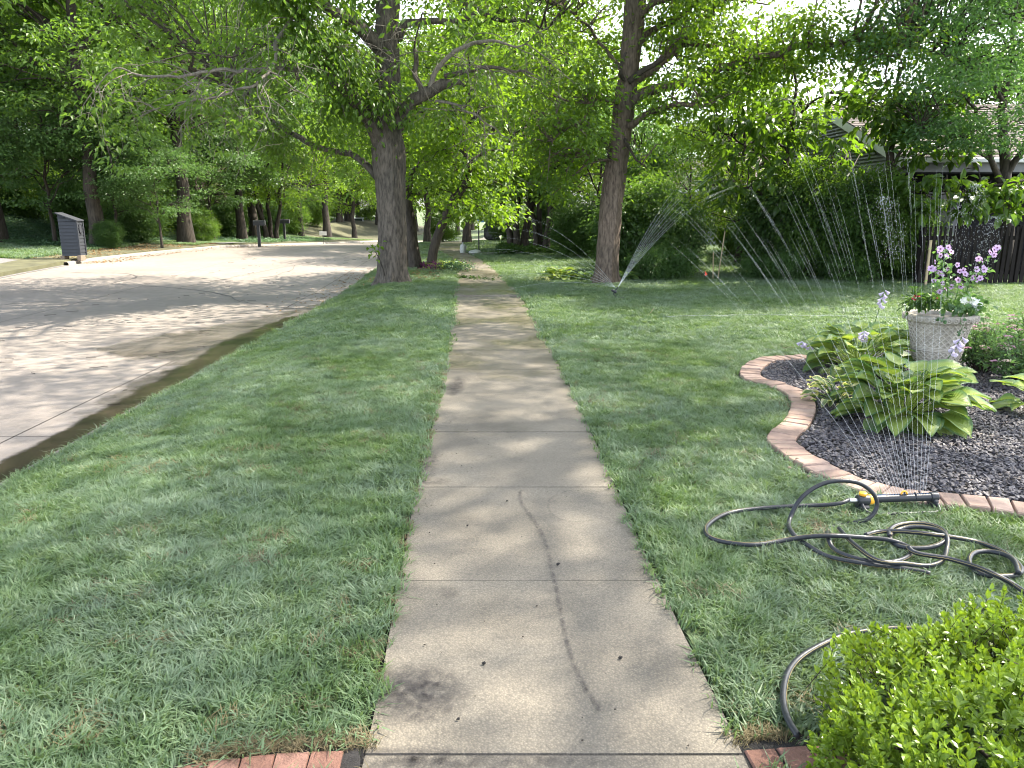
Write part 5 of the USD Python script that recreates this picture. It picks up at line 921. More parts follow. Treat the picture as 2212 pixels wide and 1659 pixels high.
def car(label, loc, rz, body):
    t = thing('parked_car', label, 'car', loc, rz); W = .9
    def prism(P, w, m, nm, par=t, inset=0.0):
        m_ = trimesh.creation.extrude_polygon(Polygon(P), 2 * w, engine='earcut'); v = np.array(m_.vertices); y = v[:, 2] - w
        if inset: y = y * np.where(v[:, 1] > 1.2, 1 - inset, 1)
        return obj(nm, (np.c_[v[:, 0], y, v[:, 1]], m_.faces), m, par)
    prism([(-2.2, .38), (-2.25, .75), (-2.15, .98), (-1.0, 1.06), (2.15, 1.06), (2.25, .7), (2.2, .35)], W, body, 'body'); prism([(-1.0, 1.055), (-.35, 1.62), (1.7, 1.66), (2.15, 1.055)], W - .04, body, 'cabin', inset=.14)
    obj('windscreen', (np.array([(-1.0, -.74, 1.09), (-1.0, .74, 1.09), (-.42, .66, 1.57), (-.42, -.66, 1.57)]) - [.03, 0, -.01], [[0, 1, 2, 3]]), M['car_glass'], t)
    for sd in (-1, 1):
        obj('side_window', (np.array([(-.75, .872, 1.12), (1.85, .872, 1.12), (1.6, .80, 1.55), (-.3, .80, 1.55)]) * [1, sd, 1], [[0, 1, 2, 3]]), M['car_glass'], t); obj('headlight', box((-2.23, sd * .66, .82), (.06, .34, .15), 0, .02), M['headlight_glass'], t)
        for x in (-1.4, 1.4):
            wv, wf = lathe([(0, -.11), (.3, -.11), (.34, -.08), (.34, .08), (.3, .11), (0, .11)], 20); wh = obj('wheel', (np.c_[wv[:, 0] + x, wv[:, 2] + sd * .83, wv[:, 1] + .34], wf), M['rubber'], t); hv, hf_ = lathe([(0, .118), (.2, .118), (.21, .10)], 16); obj('rim', (np.c_[hv[:, 0] + x, sd * (hv[:, 2] + .83 ), hv[:, 1] + .34], hf_), M['chrome'], wh)
    obj('grille', box((-2.24, 0, .72), (.05, .8, .16), 0, .01), M['black_metal'], t); obj('bumper', box((-2.24, 0, .46), (.1, 1.7, .16), 0, .03), body, t)
for (px, Y, rz, b_, l) in [(772, 96, 1.70, 'car_white', 'white car parked nose on at the far end of the street'), (806, 104, 1.64, 'car_silver', 'silver car partly hidden by the big trunk at the street end')]:
    x = at(px, 505, Y)[0]; car(l, (x, Y, float(fz(0, Y))), rz, M[b_])
for k, (y0, y1, l) in enumerate([(10.5, 22, '')]): pass
fl = thing('marker_flag', 'tiny red flag on a wire at the hedge foot', 'flag', onground(1522, 16.9)); obj('wire', tube([(0, 0, -.02), (0, 0, .16)], .003, 4), M['black_metal'], fl); obj('flag', (np.array([(0, 0, .155), (.05, .01, .10), (0, 0, .07)]) * [1.3, 1, 1.3], [[0, 1, 2]]), simple('flag_red', (.75, .09, .04), .6), fl)
for k, (p0, p1, l) in enumerate([((1540, 606), (1541, 545), 'short upright garden stake beside the red flag'), ((1550, 606), (1566, 500), 'long leaning garden stake in the gap of the hedge')]):
    s_ = thing('garden_stake', l, 'stake'); obj('stake', tube([at(*p0, 16.9), at(*p1, 16.95)], .012, 6), M['fence_light'], s_)

# ---------------------------------------------------------------- hostas
def hostamat(name, ctr, edge, lo, hi, trans=.3):
    return mat(name, {'uv': ('uvmap', {}), 'sp': ('separate_xyz', {}), 'g': ('geometry', {}), 'n': ('noise_texture', dict(scale=14, detail=4)), 'n2': ('noise_texture', dict(scale=2.2, detail=2)), 'ad': ('math', dict(math_type='multiply_add', value2=.35, value3=-.17)), 'ad2': ('math', dict(math_type='add')),
        'mr': ('map_range', dict(range_type='smoothstep', from_min=lo, from_max=hi, to_min=0, to_max=1)), 'm': ('mix', dict(color1=ctr, color2=edge)), 'rv': ('rgb_ramp', dict(ramp=[(.3, (.72, .78, .75)), (.7, (1.15, 1.1, 1.0))])), 'mm': ('mix', dict(mix_type='multiply', fac=1.0)),
        'mt': ('mix', dict(mix_type='multiply', fac=1.0, color2=(1.9, 1.8, .8))), 'w': ('wave_texture', dict(wave_type='bands', bands_direction='x', scale=3.0, distortion=.6)), 'b': ('bump', dict(strength=.55, distance=.006)), 'p': ('principled_bsdf', dict(roughness=.38, specular_ior_level=.5)), 't': ('translucent_bsdf', {}), 'x': ('mix_closure', dict(fac=trans))},
        [('uv.UV', 'sp.vector'), ('uv.UV', 'w.vector'), ('g.position', 'n.vector'), ('g.position', 'n2.vector'), ('n.fac', 'ad.value1'), ('ad.value', 'ad2.value1'), ('sp.y', 'ad2.value2'), ('ad2.value', 'mr.value'), ('mr.result', 'm.fac'), ('n2.fac', 'rv.fac'), ('m.color', 'mm.color1'), ('rv.color', 'mm.color2'), ('mm.color', 'p.base_color'),
         ('mm.color', 'mt.color1'), ('mt.color', 't.color'), ('w.fac', 'b.height'), ('b.normal', 'p.normal'), ('p.BSDF', 'x.closure1'), ('t.BSDF', 'x.closure2')], 'x.closure')
hostamat('hosta_gold', (.24, .32, .075), (.10, .19, .08), .5, .95); hostamat('hosta_green', (.11, .20, .07), (.17, .26, .07), .5, .9); hostamat('hosta_cream', (.10, .17, .055), (.52, .52, .33), .62, .72)
def hosta_leaf(az, el, pet, L, W, droop, r, base):
    """Petiole and blade: a cupped, arching, pointed blade. Returns vertices, triangles, uv (vein phase, distance from midrib)."""
    nu, nv = 9, 6; d = np.array([math.cos(az), math.sin(az), 0]); sd = np.array([-d[1], d[0], 0]); up = np.array([0, 0, 1.0]); roll = r.normal(0, .22); tw = math.cos(roll) * sd + math.sin(roll) * up
    e = el; pts, tang = [np.array(base, float)], []
    for k in range(6): t = d * math.cos(e) + up * math.sin(e); pts.append(pts[-1] + t * pet / 6); e -= .05
    pv, pf = tube(np.array(pts), np.linspace(.006, .0045, 7), 4, cap=False); V, UV = [], []; p = pts[-1]; e0 = min(e - .2, .42)
    for i in range(nu):
        u = i / (nu - 1); ee = e0 - droop * u ** 1.3; t = d * math.cos(ee) + up * math.sin(ee); nrm = np.cross(t, tw); nrm = nrm * (1 if nrm[2] > 0 else -1) if abs(nrm[2]) > .05 else nrm
        w = W * .5 * (math.sin(math.pi * min(u ** .62, 1)) ** .85 if 0 < u < 1 else 0.0) * (1 - .15 * u); w = max(w, .001)
        for j in range(nv):
            v = j / (nv - 1) * 2 - 1; wav = .010 * math.sin(u * 9 + v * 2 + az * 5) * abs(v)
            V.append(p + tw * w * v + nrm * (abs(v) ** 1.5 * w * .22 + wav - .006 * (1 - abs(v)))); UV.append([u * 2.2 + abs(v) * .9, max(abs(v), (u - .8) * 5 * .9)])
        p = p + t * L / (nu - 1)
    V = np.array(V); i, j = np.meshgrid(np.arange(nu - 1), np.arange(nv - 1), indexing='ij'); q = np.stack([i * nv + j, (i + 1) * nv + j, (i + 1) * nv + j + 1, i * nv + j + 1], -1).reshape(-1, 4)
    f = np.vstack([q[:, [0, 1, 2]], q[:, [0, 2, 3]]]); n = len(pv); return np.vstack([pv, V]), np.vstack([pf, f + n]), np.vstack([np.tile([.3, 0.3], (n, 1)), UV])
def hosta(label, loc, n, Ls, Wr, pet, m, seed, low=None, flowers=()):
    r = np.random.default_rng(seed); t = thing('hosta', label, 'hosta', loc); g = 2.39996
    for k in range(n):
        u = (k + .5) / n; az = k * g + r.normal(0, .25); el = 1.42 - 1.2 * u ** .85 + r.normal(0, .08); L = Ls * (0.78 + .3 * math.sin(math.pi * u) + r.normal(0, .08)); pe = pet * (1.12 - .45 * u + r.normal(0, .08))
        v, f, uv = hosta_leaf(az, el, pe, L, L * Wr * r.uniform(.9, 1.1), .62 + .5 * u + r.normal(0, .18), r, (math.cos(az) * .05 * u, math.sin(az) * .05 * u, -.01))
        obj('leaf', (v, f), M[low] if (low and u > .72 and r.uniform() < .65) else M[m], t, smooth=True, uv=uv)
    for (dx, dy, h, lean) in flowers:
        top = np.array([dx + lean, dy, h]); p = bend((dx * .3, dy * .3, 0), top, .03, 8); s_ = obj('flower_stalk', tube(p, np.linspace(.005, .003, 8), 5), M['leaf_dogwood'], t, smooth=True); mb = MB()
        for k in range(9):
            c = p[-1] - (p[-1] - p[-3]) * (k / 9) * .8; a = k * 2.4; d = np.array([math.cos(a) * .8, math.sin(a) * .8, -.65]); d /= np.linalg.norm(d); q = c + np.outer(np.linspace(0, .052, 5), d); mb.add(*tube(q, [.003, .006, .008, .012, .019], 7, cap=False))
        obj('flowers', mb.get(), M['petal_pale'], s_, smooth=True, kind='stuff')
    return t
mat('petal_pale', {'p': ('principled_bsdf', dict(base_color=(.62, .56, .70), roughness=.6)), 't': ('translucent_bsdf', dict(color=(.6, .52, .7))), 'x': ('mix_closure', dict(fac=.4))}, [('p.BSDF', 'x.closure1'), ('t.BSDF', 'x.closure2')], 'x.closure')
for nm, c in (('petal_lilac', (.56, .38, .62)), ('petal_red', (.62, .03, .05)), ('petal_white', (.78, .78, .76)), ('petal_pink', (.55, .30, .40)), ('petal_cream', (.50, .42, .34)), ('petal_dark', (.16, .03, .12))):
    mat(nm, {'p': ('principled_bsdf', dict(base_color=c, roughness=.6)), 't': ('translucent_bsdf', dict(color=c)), 'x': ('mix_closure', dict(fac=.35))}, [('p.BSDF', 'x.closure1'), ('t.BSDF', 'x.closure2')], 'x.closure')
hosta('large gold and green hosta nearest the brick edging, in front of the urn', G(1948, 908, .02), 104, .275, .80, .36, 'hosta_gold', 801, 'hosta_green', [(.42, .16, .62, .05)])
hosta('gold leaved hosta farther back at the bed point, left of the urn', G(1853, 803, .02), 80, .265, .80, .38, 'hosta_gold', 802, 'hosta_green', [(.24, .25, .78, .06), (-.1, -.3, .46, -.02), (-.52, .05, .3, -.05)])
hosta('small white margined hosta tucked against the left of the large one', G(1806, 868, .02), 44, .15, .52, .17, 'hosta_cream', 803)
hosta('gold hosta cut by the right picture edge beyond the slate chips', G(2262, 892, .02), 24, .24, .8, .22, 'hosta_gold', 804)
hosta('broad yellow centred hosta left of the brown barked trunk', onground(1212, 17.0), 42, .27, .8, .22, 'hosta_gold', 805, 'hosta_green')
hosta('tiny white edged hosta beside the broad one near the sidewalk', onground(1172, 16.6), 26, .11, .5, .09, 'hosta_cream', 806)
hosta('dark green hosta hugging the foot of the brown barked trunk', onground(1262, 16.9), 30, .22, .6, .14, 'hosta_green', 807)
hosta('green hosta right of the brown trunk at the hedge foot', onground(1352, 17.0), 30, .22, .6, .14, 'hosta_green', 808)

# ---------------------------------------------------------------- urn planter with its flowers
YU = 7.15; ub = onground(2042, YU); ub[2] = 0.0; um = mpp(YU)
mat('urn_stone', {'g': ('geometry', {}), 'n': ('noise_texture', dict(scale=9, detail=6, roughness=.65)), 'r': ('rgb_ramp', dict(ramp=[(.3, (.22, .195, .16)), (.55, (.36, .325, .275)), (.75, (.44, .40, .345))])), 'n2': ('noise_texture', dict(scale=120, detail=3)), 'b': ('bump', dict(strength=.35, distance=.004)), 'p': ('principled_bsdf', dict(roughness=.85))},
    [('g.position', 'n.vector'), ('g.position', 'n2.vector'), ('n.fac', 'r.fac'), ('r.color', 'p.base_color'), ('n2.fac', 'b.height'), ('b.normal', 'p.normal')], 'p.BSDF')
zt = at(2042, 676, YU)[2]; k_ = zt / .69
urn = thing('urn_planter', 'stone basket weave urn on a foot holding flowers in the slate bed', 'urn', ub, 0, (k_, k_, k_))
foot = [(0, 0), (.145, 0), (.15, .012), (.148, .035), (.115, .05), (.085, .075), (.066, .105), (.062, .13), (.085, .155), (.13, .175)]
body = [(.12, .165), (.165, .185), (.195, .225), (.215, .27), (.226, .315), (.232, .36), (.238, .41), (.248, .48), (.262, .55), (.28, .60), (.285, .625)]
obj('foot', lathe(foot, 48), M['urn_stone'], urn, smooth=40); obj('bowl', lathe(body + [(.25, .625), (.23, .58), (0, .57)], 64), M['urn_stone'], urn, smooth=50)
rimp = [(.27, .612), (.30, .612), (.325, .625), (.337, .648), (.333, .672), (.312, .688), (.285, .69), (.262, .68), (.258, .62)]
rim = obj('rim', lathe(rimp, 64), M['urn_stone'], urn, smooth=45)
mb = MB()
for q in range(34):
    a = q * 2 * np.pi / 34; th = np.linspace(0, 2 * np.pi, 13); c = np.array([math.cos(a), math.sin(a), 0]); sd = np.array([-c[1], c[0], 0]); p = c * .336 + np.outer(np.cos(th) * .021, sd) + np.outer(np.sin(th) * .021, [0, 0, 1]) + [0, 0, .652]; mb.add(*tube(p, .0065, 5, cap=False)); m = trimesh.creation.icosphere(1, .009); mb.add(np.array(m.vertices) + c * .336 + [0, 0, .652], m.faces)
obj('medallions', mb.get(), M['urn_stone'], rim, smooth=True, kind='stuff')
bp = np.array(body)
def brad(z): return np.interp(z, bp[:, 1], bp[:, 0])
for (z0, z1, nst, tw, w) in ((.375, .618, 26, .95, .010), (.175, .33, 26, .75, .0095)):
    mb = MB()
    for sgn in (-1, 1):
        for q in range(nst):
            z = np.linspace(z0, z1, 16); a = q * 2 * np.pi / nst + sgn * tw * (z - z0) / (z1 - z0); over = .004 * np.sin((z - z0) / (z1 - z0) * nst * tw / np.pi * np.pi * 2 + (0 if sgn > 0 else np.pi)); R = brad(z) + .003 + over; mb.add(*tube(np.c_[R * np.cos(a), R * np.sin(a), z], w * .85, 5, cap=False))
    obj('lattice', mb.get(), M['urn_stone'], urn, smooth=True, kind='stuff')
for z in (.337, .352, .367):
    a = np.linspace(0, 2 * np.pi, 65); obj('band', tube(np.c_[(brad(z) + .004) * np.cos(a), (brad(z) + .004) * np.sin(a), np.full(65, z) + .002 * np.sin(a * 40)], .008, 6, cap=False), M['urn_stone'], urn, smooth=True)
obj('soil', (lambda v: (np.c_[v[0][:, 0], v[0][:, 1], v[0][:, 2]], v[1]))(lathe([(0, .65), (.15, .648), (.262, .64)], 32)), M['black_soil'], urn)
uz = ub[2] + zt * .94
def ZF(zx, zy, Y): return at(1858 + zx * .1813, 495.5 + zy * .1813, Y)
def bloom(mb, c, nrm, R, r, n=5, cup=.25):
    nrm = unit(np.asarray(nrm, float)); a_ = unit(np.cross(nrm, [.3, .2, 1.0])); b_ = np.cross(nrm, a_); o = r.uniform(0, 6.28)
    for k in range(n):
        t = o + k * 2 * np.pi / n; d, s_ = math.cos(t) * a_ + math.sin(t) * b_, -math.sin(t) * a_ + math.cos(t) * b_; mb.add(np.array([c, c + d * R * .55 + s_ * R * .42 + nrm * R * cup * .5, c + d * R * 1.0 + s_ * R * .26 + nrm * R * cup, c + d * R * .9 + nrm * R * cup * .8, c + d * R * 1.0 - s_ * R * .26 + nrm * R * cup, c + d * R * .55 - s_ * R * .42 + nrm * R * cup * .5]), [[0, 1, 2], [0, 2, 3], [0, 3, 4], [0, 4, 5]])
r = np.random.default_rng(811)
ml = thing('mallow_plant', 'tall lilac flowered mallow rising from the stone urn', 'flowers')
stems = [[(965, 880), (975, 640), (985, 480), (1010, 360), (1060, 215)], [(925, 880), (905, 640), (890, 470)], [(1045, 880), (1042, 650), (1060, 540), (1110, 430)], [(1110, 880), (1170, 720), (1200, 600), (1240, 490)], [(1220, 880), (1290, 750), (1380, 620), (1440, 520), (1480, 380), (1560, 330), (1690, 225)], [(1270, 800), (1295, 640), (1360, 480)], [(985, 480), (965, 330), (970, 235)], [(1430, 540), (1515, 465)], [(960, 700), (870, 610)]]
SP = []
for k, l in enumerate(stems):
    p = smoothline(np.array([ZF(x, y, YU - .02 + .10 * math.sin(k * 2.1) * min(1, (880 - y) / 300)) for x, y in l]), 16); p = np.array(p); SP.append(p); obj('stem', tube(p, np.linspace(.0055, .0028, 16), 5), M['leaf_spirea'], ml, smooth=True)
AL = np.vstack(SP)
for (x, y) in [(970, 235), (1060, 215), (1095, 270), (970, 315), (1040, 320), (945, 265), (900, 390), (1130, 420), (890, 475), (860, 470), (960, 525), (985, 540), (1240, 490), (1265, 535), (1200, 500), (1465, 355), (1505, 380), (1650, 250), (1690, 225), (1650, 310), (1600, 285), (1360, 475), (1450, 475), (1515, 465), (1435, 605), (1480, 590), (860, 610), (980, 645), (1075, 680), (1215, 685), (1185, 605), (1310, 575), (1000, 715), (940, 745), (1350, 545), (1060, 465)]:
    c = ZF(x, y, YU - .05); q = AL[np.argmin(np.linalg.norm(AL - c, axis=1))]; c = c + (q - c) * [0, .6, 0]; nn = np.array([r.normal() * .6, -1 + r.normal() * .2, .35 + r.normal() * .3]); mb = MB(); bloom(mb, c, nn, .028 * r.uniform(.85, 1.2), r); f = obj('flower', mb.get(), M['petal_lilac'], ml)
    m = trimesh.creation.icosphere(1, .0075); obj('flower_eye', (np.array(m.vertices) + c + unit(nn) * .003, m.faces), M['petal_dark'], f); obj('flower_stem', tube([q, (q + c) / 2 + [0, 0, .01], c], .002, 4), M['leaf_spirea'], f)
pos = AL[r.integers(0, len(AL), 120)]; pos = pos[pos[:, 2] < 1.25]; obj('leaves', clump_leaves(r, pos, .05, 2, .045, .8, .3, .7, False, .8, .6), M['leaf_spirea'], ml, kind='stuff')
for k, (x, y, fl) in enumerate([(705, 895, [(670, 795), (690, 790), (640, 835)]), (900, 905, [(895, 830), (905, 825)])]):
    t = thing('vinca_plant', ['red flowered vinca at the left rim of the stone urn', 'red flowered vinca in the front middle of the stone urn'][k], 'flowers'); c = ZF(x, y, YU - .2 + .08 * (1 - k)); c[2] = max(c[2], uz)
    C = c + r.normal(size=(16, 3)) * [.05, .05, .025] + [0, 0, .035]; obj('leaves', clump_leaves(r, C, .07, 8, .065, .7, .25, .42, True, .8, .5), M['leaf_dark'], t, kind='stuff')
    for (fx, fy) in fl: mb = MB(); cc = ZF(fx, fy, c[1]); bloom(mb, cc, (r.normal() * .3, -.5, .9), .026, r); f = obj('flower', mb.get(), M['petal_red'], t); obj('stem', tube([c + [0, 0, .01], (c + cc) / 2 + [0, 0, .01], cc], .0022, 4), M['leaf_spirea'], f)
t = thing('geranium_plant', 'white flowered geranium at the right rim of the stone urn', 'flowers'); c = ZF(1330, 915, YU - .1); C = c + r.normal(size=(18, 3)) * [.06, .06, .03]; obj('leaves', clump_leaves(r, C, .07, 8, .06, .8, .3, .8, True, .8, .5), M['leaf_spirea'], t, kind='stuff')
for (x, y) in [(1240, 830), (1250, 870), (1225, 860), (1345, 850), (1385, 845), (1370, 875), (1410, 870), (1330, 880), (1375, 915), (1345, 900), (1440, 900), (1405, 925), (1385, 935), (1310, 900)]:
    mb = MB(); cc = ZF(x, y, YU - .13 + r.normal() * .02); bloom(mb, cc, (r.normal() * .4, -.8, .5), .032 * r.uniform(.9, 1.2), r, 5, .15); f = obj('flower', mb.get(), M['petal_white'], t); obj('stem', tube([c - [0, 0, .02], cc], .002, 4), M['leaf_spirea'], f)
t = thing('ivy_plant', 'variegated trailing ivy hanging over the front rim of the stone urn', 'ivy'); lines = []
for l in [[(1120, 900), (1150, 965), (1180, 1010), (1200, 1090), (1195, 1130)], [(1180, 920), (1235, 990), (1240, 1080), (1215, 1180), (1185, 1240)], [(1060, 930), (1010, 985), (985, 1065), (920, 1090)], [(1150, 905), (1260, 960)], [(1050, 915), (1120, 960)]]:
    p = smoothline(np.array([ZF(x, y, YU - .36) if y > 985 else ZF(x, y, YU - .30) for x, y in l]), 12); obj('vine', tube(p, .0022, 4), M['leaf_spirea'], t, smooth=True); lines.append(p)
AL = np.vstack(lines + [ZF(1150, 945, YU - .27) + r.normal(size=(40, 3)) * [.09, .05, .02]]); q = AL[r.integers(0, len(AL), 90)]; obj('leaves', clump_leaves(r, q, .02, 1, .035, .8, .4, .9, True, .4, .6), M['leaf_cover'], t, kind='stuff')

# ---------------------------------------------------------------- spirea
def spirea(label, c, R, h, n, blooms, seed):
    r = np.random.default_rng(seed); t = thing('spirea_shrub', label, 'shrub', c); T = []
    for k in range(n):
        a, q = r.uniform(0, 6.28), R * math.sqrt(r.uniform()); tip = np.array([q * math.cos(a), q * math.sin(a), h * (1 - .45 * (q / R) ** 2) * r.uniform(.75, 1.1)]); p = bend((tip[0] * .2, tip[1] * .2, 0), tip, .04, 7, .008, r); T.append(p)
    mb = MB(); [mb.add(*tube(p, np.linspace(.004, .002, 7), 4, cap=False)) for p in T]; obj('stems', mb.get(), M['bark_dark'], t, kind='stuff')
    P = np.vstack([p[2:] for p in T]); obj('foliage', clump_leaves(r, P, .05, 6, .042, .8, .2, .4, False, .7, .6), M['leaf_spirea'], t, kind='stuff')
    for p in [T[i] for i in r.permutation(n)[:blooms]]:
        c2 = p[-1] + [0, 0, .02]; mb = MB(); pk = r.uniform() < .45; Rr = r.uniform(.03, .055)
        for _ in range(26): a, q = r.uniform(0, 6.28), Rr * math.sqrt(r.uniform()); mm = trimesh.creation.icosphere(0, r.uniform(.005, .008)); mb.add(np.array(mm.vertices) * [1, 1, .7] + c2 + [q * math.cos(a), q * math.sin(a), .012 * (1 - (q / Rr) ** 2)], mm.faces)
        obj('flower_head', mb.get(), M['petal_pink' if pk else 'petal_cream'], t, kind='stuff')
    return t
spirea('pink and cream flowered spirea just right of the stone urn', G(2118, 806), .36, .54, 95, 30, 821)
spirea('pink flowered spirea at the right picture edge behind the slate chips', G(2212, 838), .40, .50, 100, 30, 822)
spirea('spirea farthest back at the right picture edge near the lawn', G(2230, 775), .38, .52, 80, 22, 823)

# ---------------------------------------------------------------- sprinkler, hose, water
simple('hose_black', (0.012, 0.0135, 0.017), 0.36, 0.25, 12, 0.15, 80, spec=.5); simple('hose_stripe', (0.30, 0.23, 0.08), 0.5, 0.1); simple('plastic_black', (0.016, 0.017, 0.02), 0.32, 0.1, spec=.5); simple('plastic_yellow', (0.75, 0.36, 0.03), 0.4, 0.05); simple('metal_zinc', (.5, .5, .5), .3, .05, metallic=1.0); simple('plastic_blue', (.03, .06, .14), .35, .1)
sA, sB = G(1862, 1106), G(2016, 1100); sd_ = unit(sB - sA); ln_ = np.linalg.norm(sB - sA); saz = math.atan2(sd_[1], sd_[0])
spk = thing('lawn_sprinkler', 'black oscillating sprinkler with yellow dial lying by the brick edging', 'sprinkler', (sA[0], sA[1], .012), saz)
def xcyl(x0, x1, rr, z=.062, n=20, y=0): v, f = lathe([(0, 0), (rr * .92, 0), (rr, rr * .12), (rr, x1 - x0 - rr * .12), (rr * .92, x1 - x0), (0, x1 - x0)], n); return np.c_[v[:, 2] + x0, v[:, 0] + y, v[:, 1] + z], f
obj('spray_tube', xcyl(.055, ln_ - .015, .0215), M['plastic_black'], spk, smooth=40)
mb = MB(); [mb.add(*box((x, -.004, .0835), (.008, .008, .006), 0, .001)) for x in np.linspace(.13, ln_ - .06, 16)]; obj('nozzles', mb.get(), M['hose_black'], spk, kind='stuff')
obj('ridge', box((ln_ / 2 + .02, 0, .0822), (ln_ - .12, .014, .004), 0, .001), M['plastic_blue'], spk)
obj('motor_housing', xcyl(-.035, .028, .030, .058), M['plastic_black'], spk, smooth=40); obj('yellow_collar', xcyl(.028, .052, .0275, .060), M['plastic_yellow'], spk, smooth=40)
obj('dial', lathe([(0, 0), (.019, 0), (.021, .003), (.021, .014), (.016, .018), (0, .018)], 20) if False else (lambda q: (q[0] + [-.005, 0, .086], q[1]))(lathe([(0, 0), (.019, 0), (.021, .003), (.021, .014), (.016, .018), (0, .018)], 20)), M['plastic_yellow'], spk, smooth=40)
obj('end_cap', xcyl(ln_ - .03, ln_ + .012, .0265), M['plastic_black'], spk, smooth=40)
a = np.linspace(-.1, math.pi + .1, 14); obj('range_tab', tube(np.c_[np.full(14, ln_ * .55) + .016 * np.cos(a), np.full(14, -.006), .087 + .016 * np.sin(a)], .0045, 6), M['plastic_yellow'], spk, smooth=True)
obj('range_tab', tube(np.c_[np.full(14, ln_ * .72) + .004 * np.cos(a), .02 * np.cos(a), .064 + .024 * np.sin(a)], .004, 6), M['plastic_black'], spk, smooth=True)
for sg_ in (-1, 1): p = np.array([(-.02, sg_ * .02, .05), (-.012, sg_ * .06, .018), (.03, sg_ * .085, .010), (ln_ * .5, sg_ * .095, .012), (ln_ - .03, sg_ * .085, .010), (ln_ - .005, sg_ * .05, .022), (ln_ - .005, sg_ * .015, .05)]); obj('sled_runner', tube(spline(p, 30), .008, 8), M['plastic_black'], spk, smooth=True)
obj('foot', box((-.005, 0, .022), (.05, .09, .035), 0, .008), M['plastic_black'], spk); obj('foot', box((ln_ - .008, 0, .03), (.03, .07, .05), 0, .008), M['plastic_black'], spk)
obj('hose_coupling', xcyl(-.085, -.035, .014, .056), M['metal_zinc'], spk, smooth=40)
def ZH(zx, zy, z=0.0): return G(1460 + zx * .3867, 1017.5 + zy * .3867, z)
def hose(label, pts, rad, m, n, stripe=True, mat2='hose_stripe'):
    t = thing('garden_hose', label, 'hose'); P = smoothline(np.array(pts), n); P[:, 2] = np.maximum(P[:, 2] + (.014 if stripe else 0), rad * 1.2); obj('tube', tube(P, rad, 10), m, t, smooth=True)
    if stripe:
        tt = unit(np.gradient(P, axis=0)); up = np.array([0, 0, 1.0]) - tt * tt[:, 2:3]; up = unit(up); sd = np.cross(tt, up); ph = np.cumsum(np.linalg.norm(np.gradient(P, axis=0), axis=1)) * 1.3; q = P + (up * np.sin(ph)[:, None] + sd * np.cos(ph)[:, None]) * (rad * .97); obj('stripe', tube(q, rad * .09, 4), M[mat2], t, smooth=True)
    return t
h0 = sA + np.array([sd_[0], sd_[1], 0]) * -.085; W_ = lambda zx, zy, Y: at(1460 + zx * .3867, 1017.5 + zy * .3867, Y)
pts = [h0 + [0, 0, .062], ZH(900, 196, .05), ZH(800, 204, .035), ZH(700, 207, .03), ZH(560, 214, .03), ZH(420, 226, .03), ZH(290, 250, .03), ZH(195, 300, .03), ZH(165, 350, .03), ZH(200, 390, .03), ZH(300, 416, .03), ZH(440, 426, .03), ZH(600, 402, .035), ZH(760, 380, .06), ZH(900, 376, .07), ZH(1060, 386, .05), ZH(1200, 402, .045), ZH(1290, 436, .03), ZH(1312, 470, .03), ZH(1265, 508, .03), ZH(1180, 526, .03), ZH(1080, 520, .03), ZH(960, 490, .03), ZH(872, 440, .03), ZH(850, 392, .05), W_(885, 340, 3.72), W_(960, 308, 3.74), W_(1060, 286, 3.74), W_(1110, 240, 3.76), W_(1122, 190, 3.77), W_(1092, 130, 3.78), W_(1030, 85, 3.80), W_(940, 68, 3.80), W_(850, 76, 3.80), W_(760, 115, 3.79), W_(680, 190, 3.76), W_(636, 280, 3.72), ZH(640, 345, .04), ZH(680, 392, .03), ZH(740, 432, .025), ZH(830, 485, .025), ZH(960, 517, .03), ZH(1100, 540, .03), ZH(1270, 560, .03), ZH(1420, 590, .025)]
hose('long black garden hose running in a big loop from the sprinkler to tangled coils', pts, .0112, M['hose_black'], 420)
pts = [ZH(910, 335, .05), ZH(960, 392, .05), ZH(1040, 462, .055), ZH(1140, 520, .06), ZH(1260, 530, .05), ZH(1400, 545, .03), ZH(1480, 520, .03), ZH(1510, 455, .03), ZH(1514, 390, .06), ZH(1450, 342, .06), ZH(1340, 325, .06), ZH(1250, 340, .05), ZH(1196, 378, .04), ZH(1205, 410, .03), ZH(1260, 438, .03), ZH(1370, 446, .03), ZH(1470, 425, .04), ZH(1506, 392, .05), ZH(1475, 335, .05), ZH(1390, 308, .05), ZH(1290, 306, .05), ZH(1215, 325, .05), ZH(1192, 375, .05)]
hose('black hose loop in the middle of the tangle, crossing its own ring', pts, .0112, M['hose_black'], 260)
pts = [ZH(1060, 372, .05), ZH(1200, 350, .055), ZH(1380, 362, .07), ZH(1560, 386, .05), ZH(1700, 416, .03), ZH(1830, 470, .03), ZH(1905, 528, .03), ZH(1930, 570, .03), ZH(1890, 598, .03), ZH(1800, 605, .03), ZH(1700, 590, .03), ZH(1645, 545, .03), ZH(1640, 500, .035), ZH(1680, 468, .035), ZH(1760, 466, .035), ZH(1850, 490, .045), ZH(1900, 540, .05), ZH(1912, 585, .05)]
hose('black hose sweeping right from the tangle into a small ring near the picture edge', pts, .0112, M['hose_black'], 220)
pts = [ZH(1300, 440, .06), ZH(1330, 468, .05), ZH(1500, 500, .045), ZH(1600, 527, .045), ZH(1700, 560, .06), ZH(1800, 605, .06), ZH(1870, 642, .04), ZH(1945, 692, .03), ZH(2050, 760, .03), ZH(2150, 860, .03), ZH(2050, 1000, .03), ZH(1700, 940, .03), ZH(1400, 905, .03), ZH(1200, 898, .03), ZH(1080, 910, .03), ZH(960, 930, .03), ZH(820, 985, .03), ZH(700, 1055, .03), ZH(632, 1130, .03), ZH(602, 1220, .03), ZH(600, 1320, .03), ZH(622, 1400, .03), ZH(680, 1500, .03)]
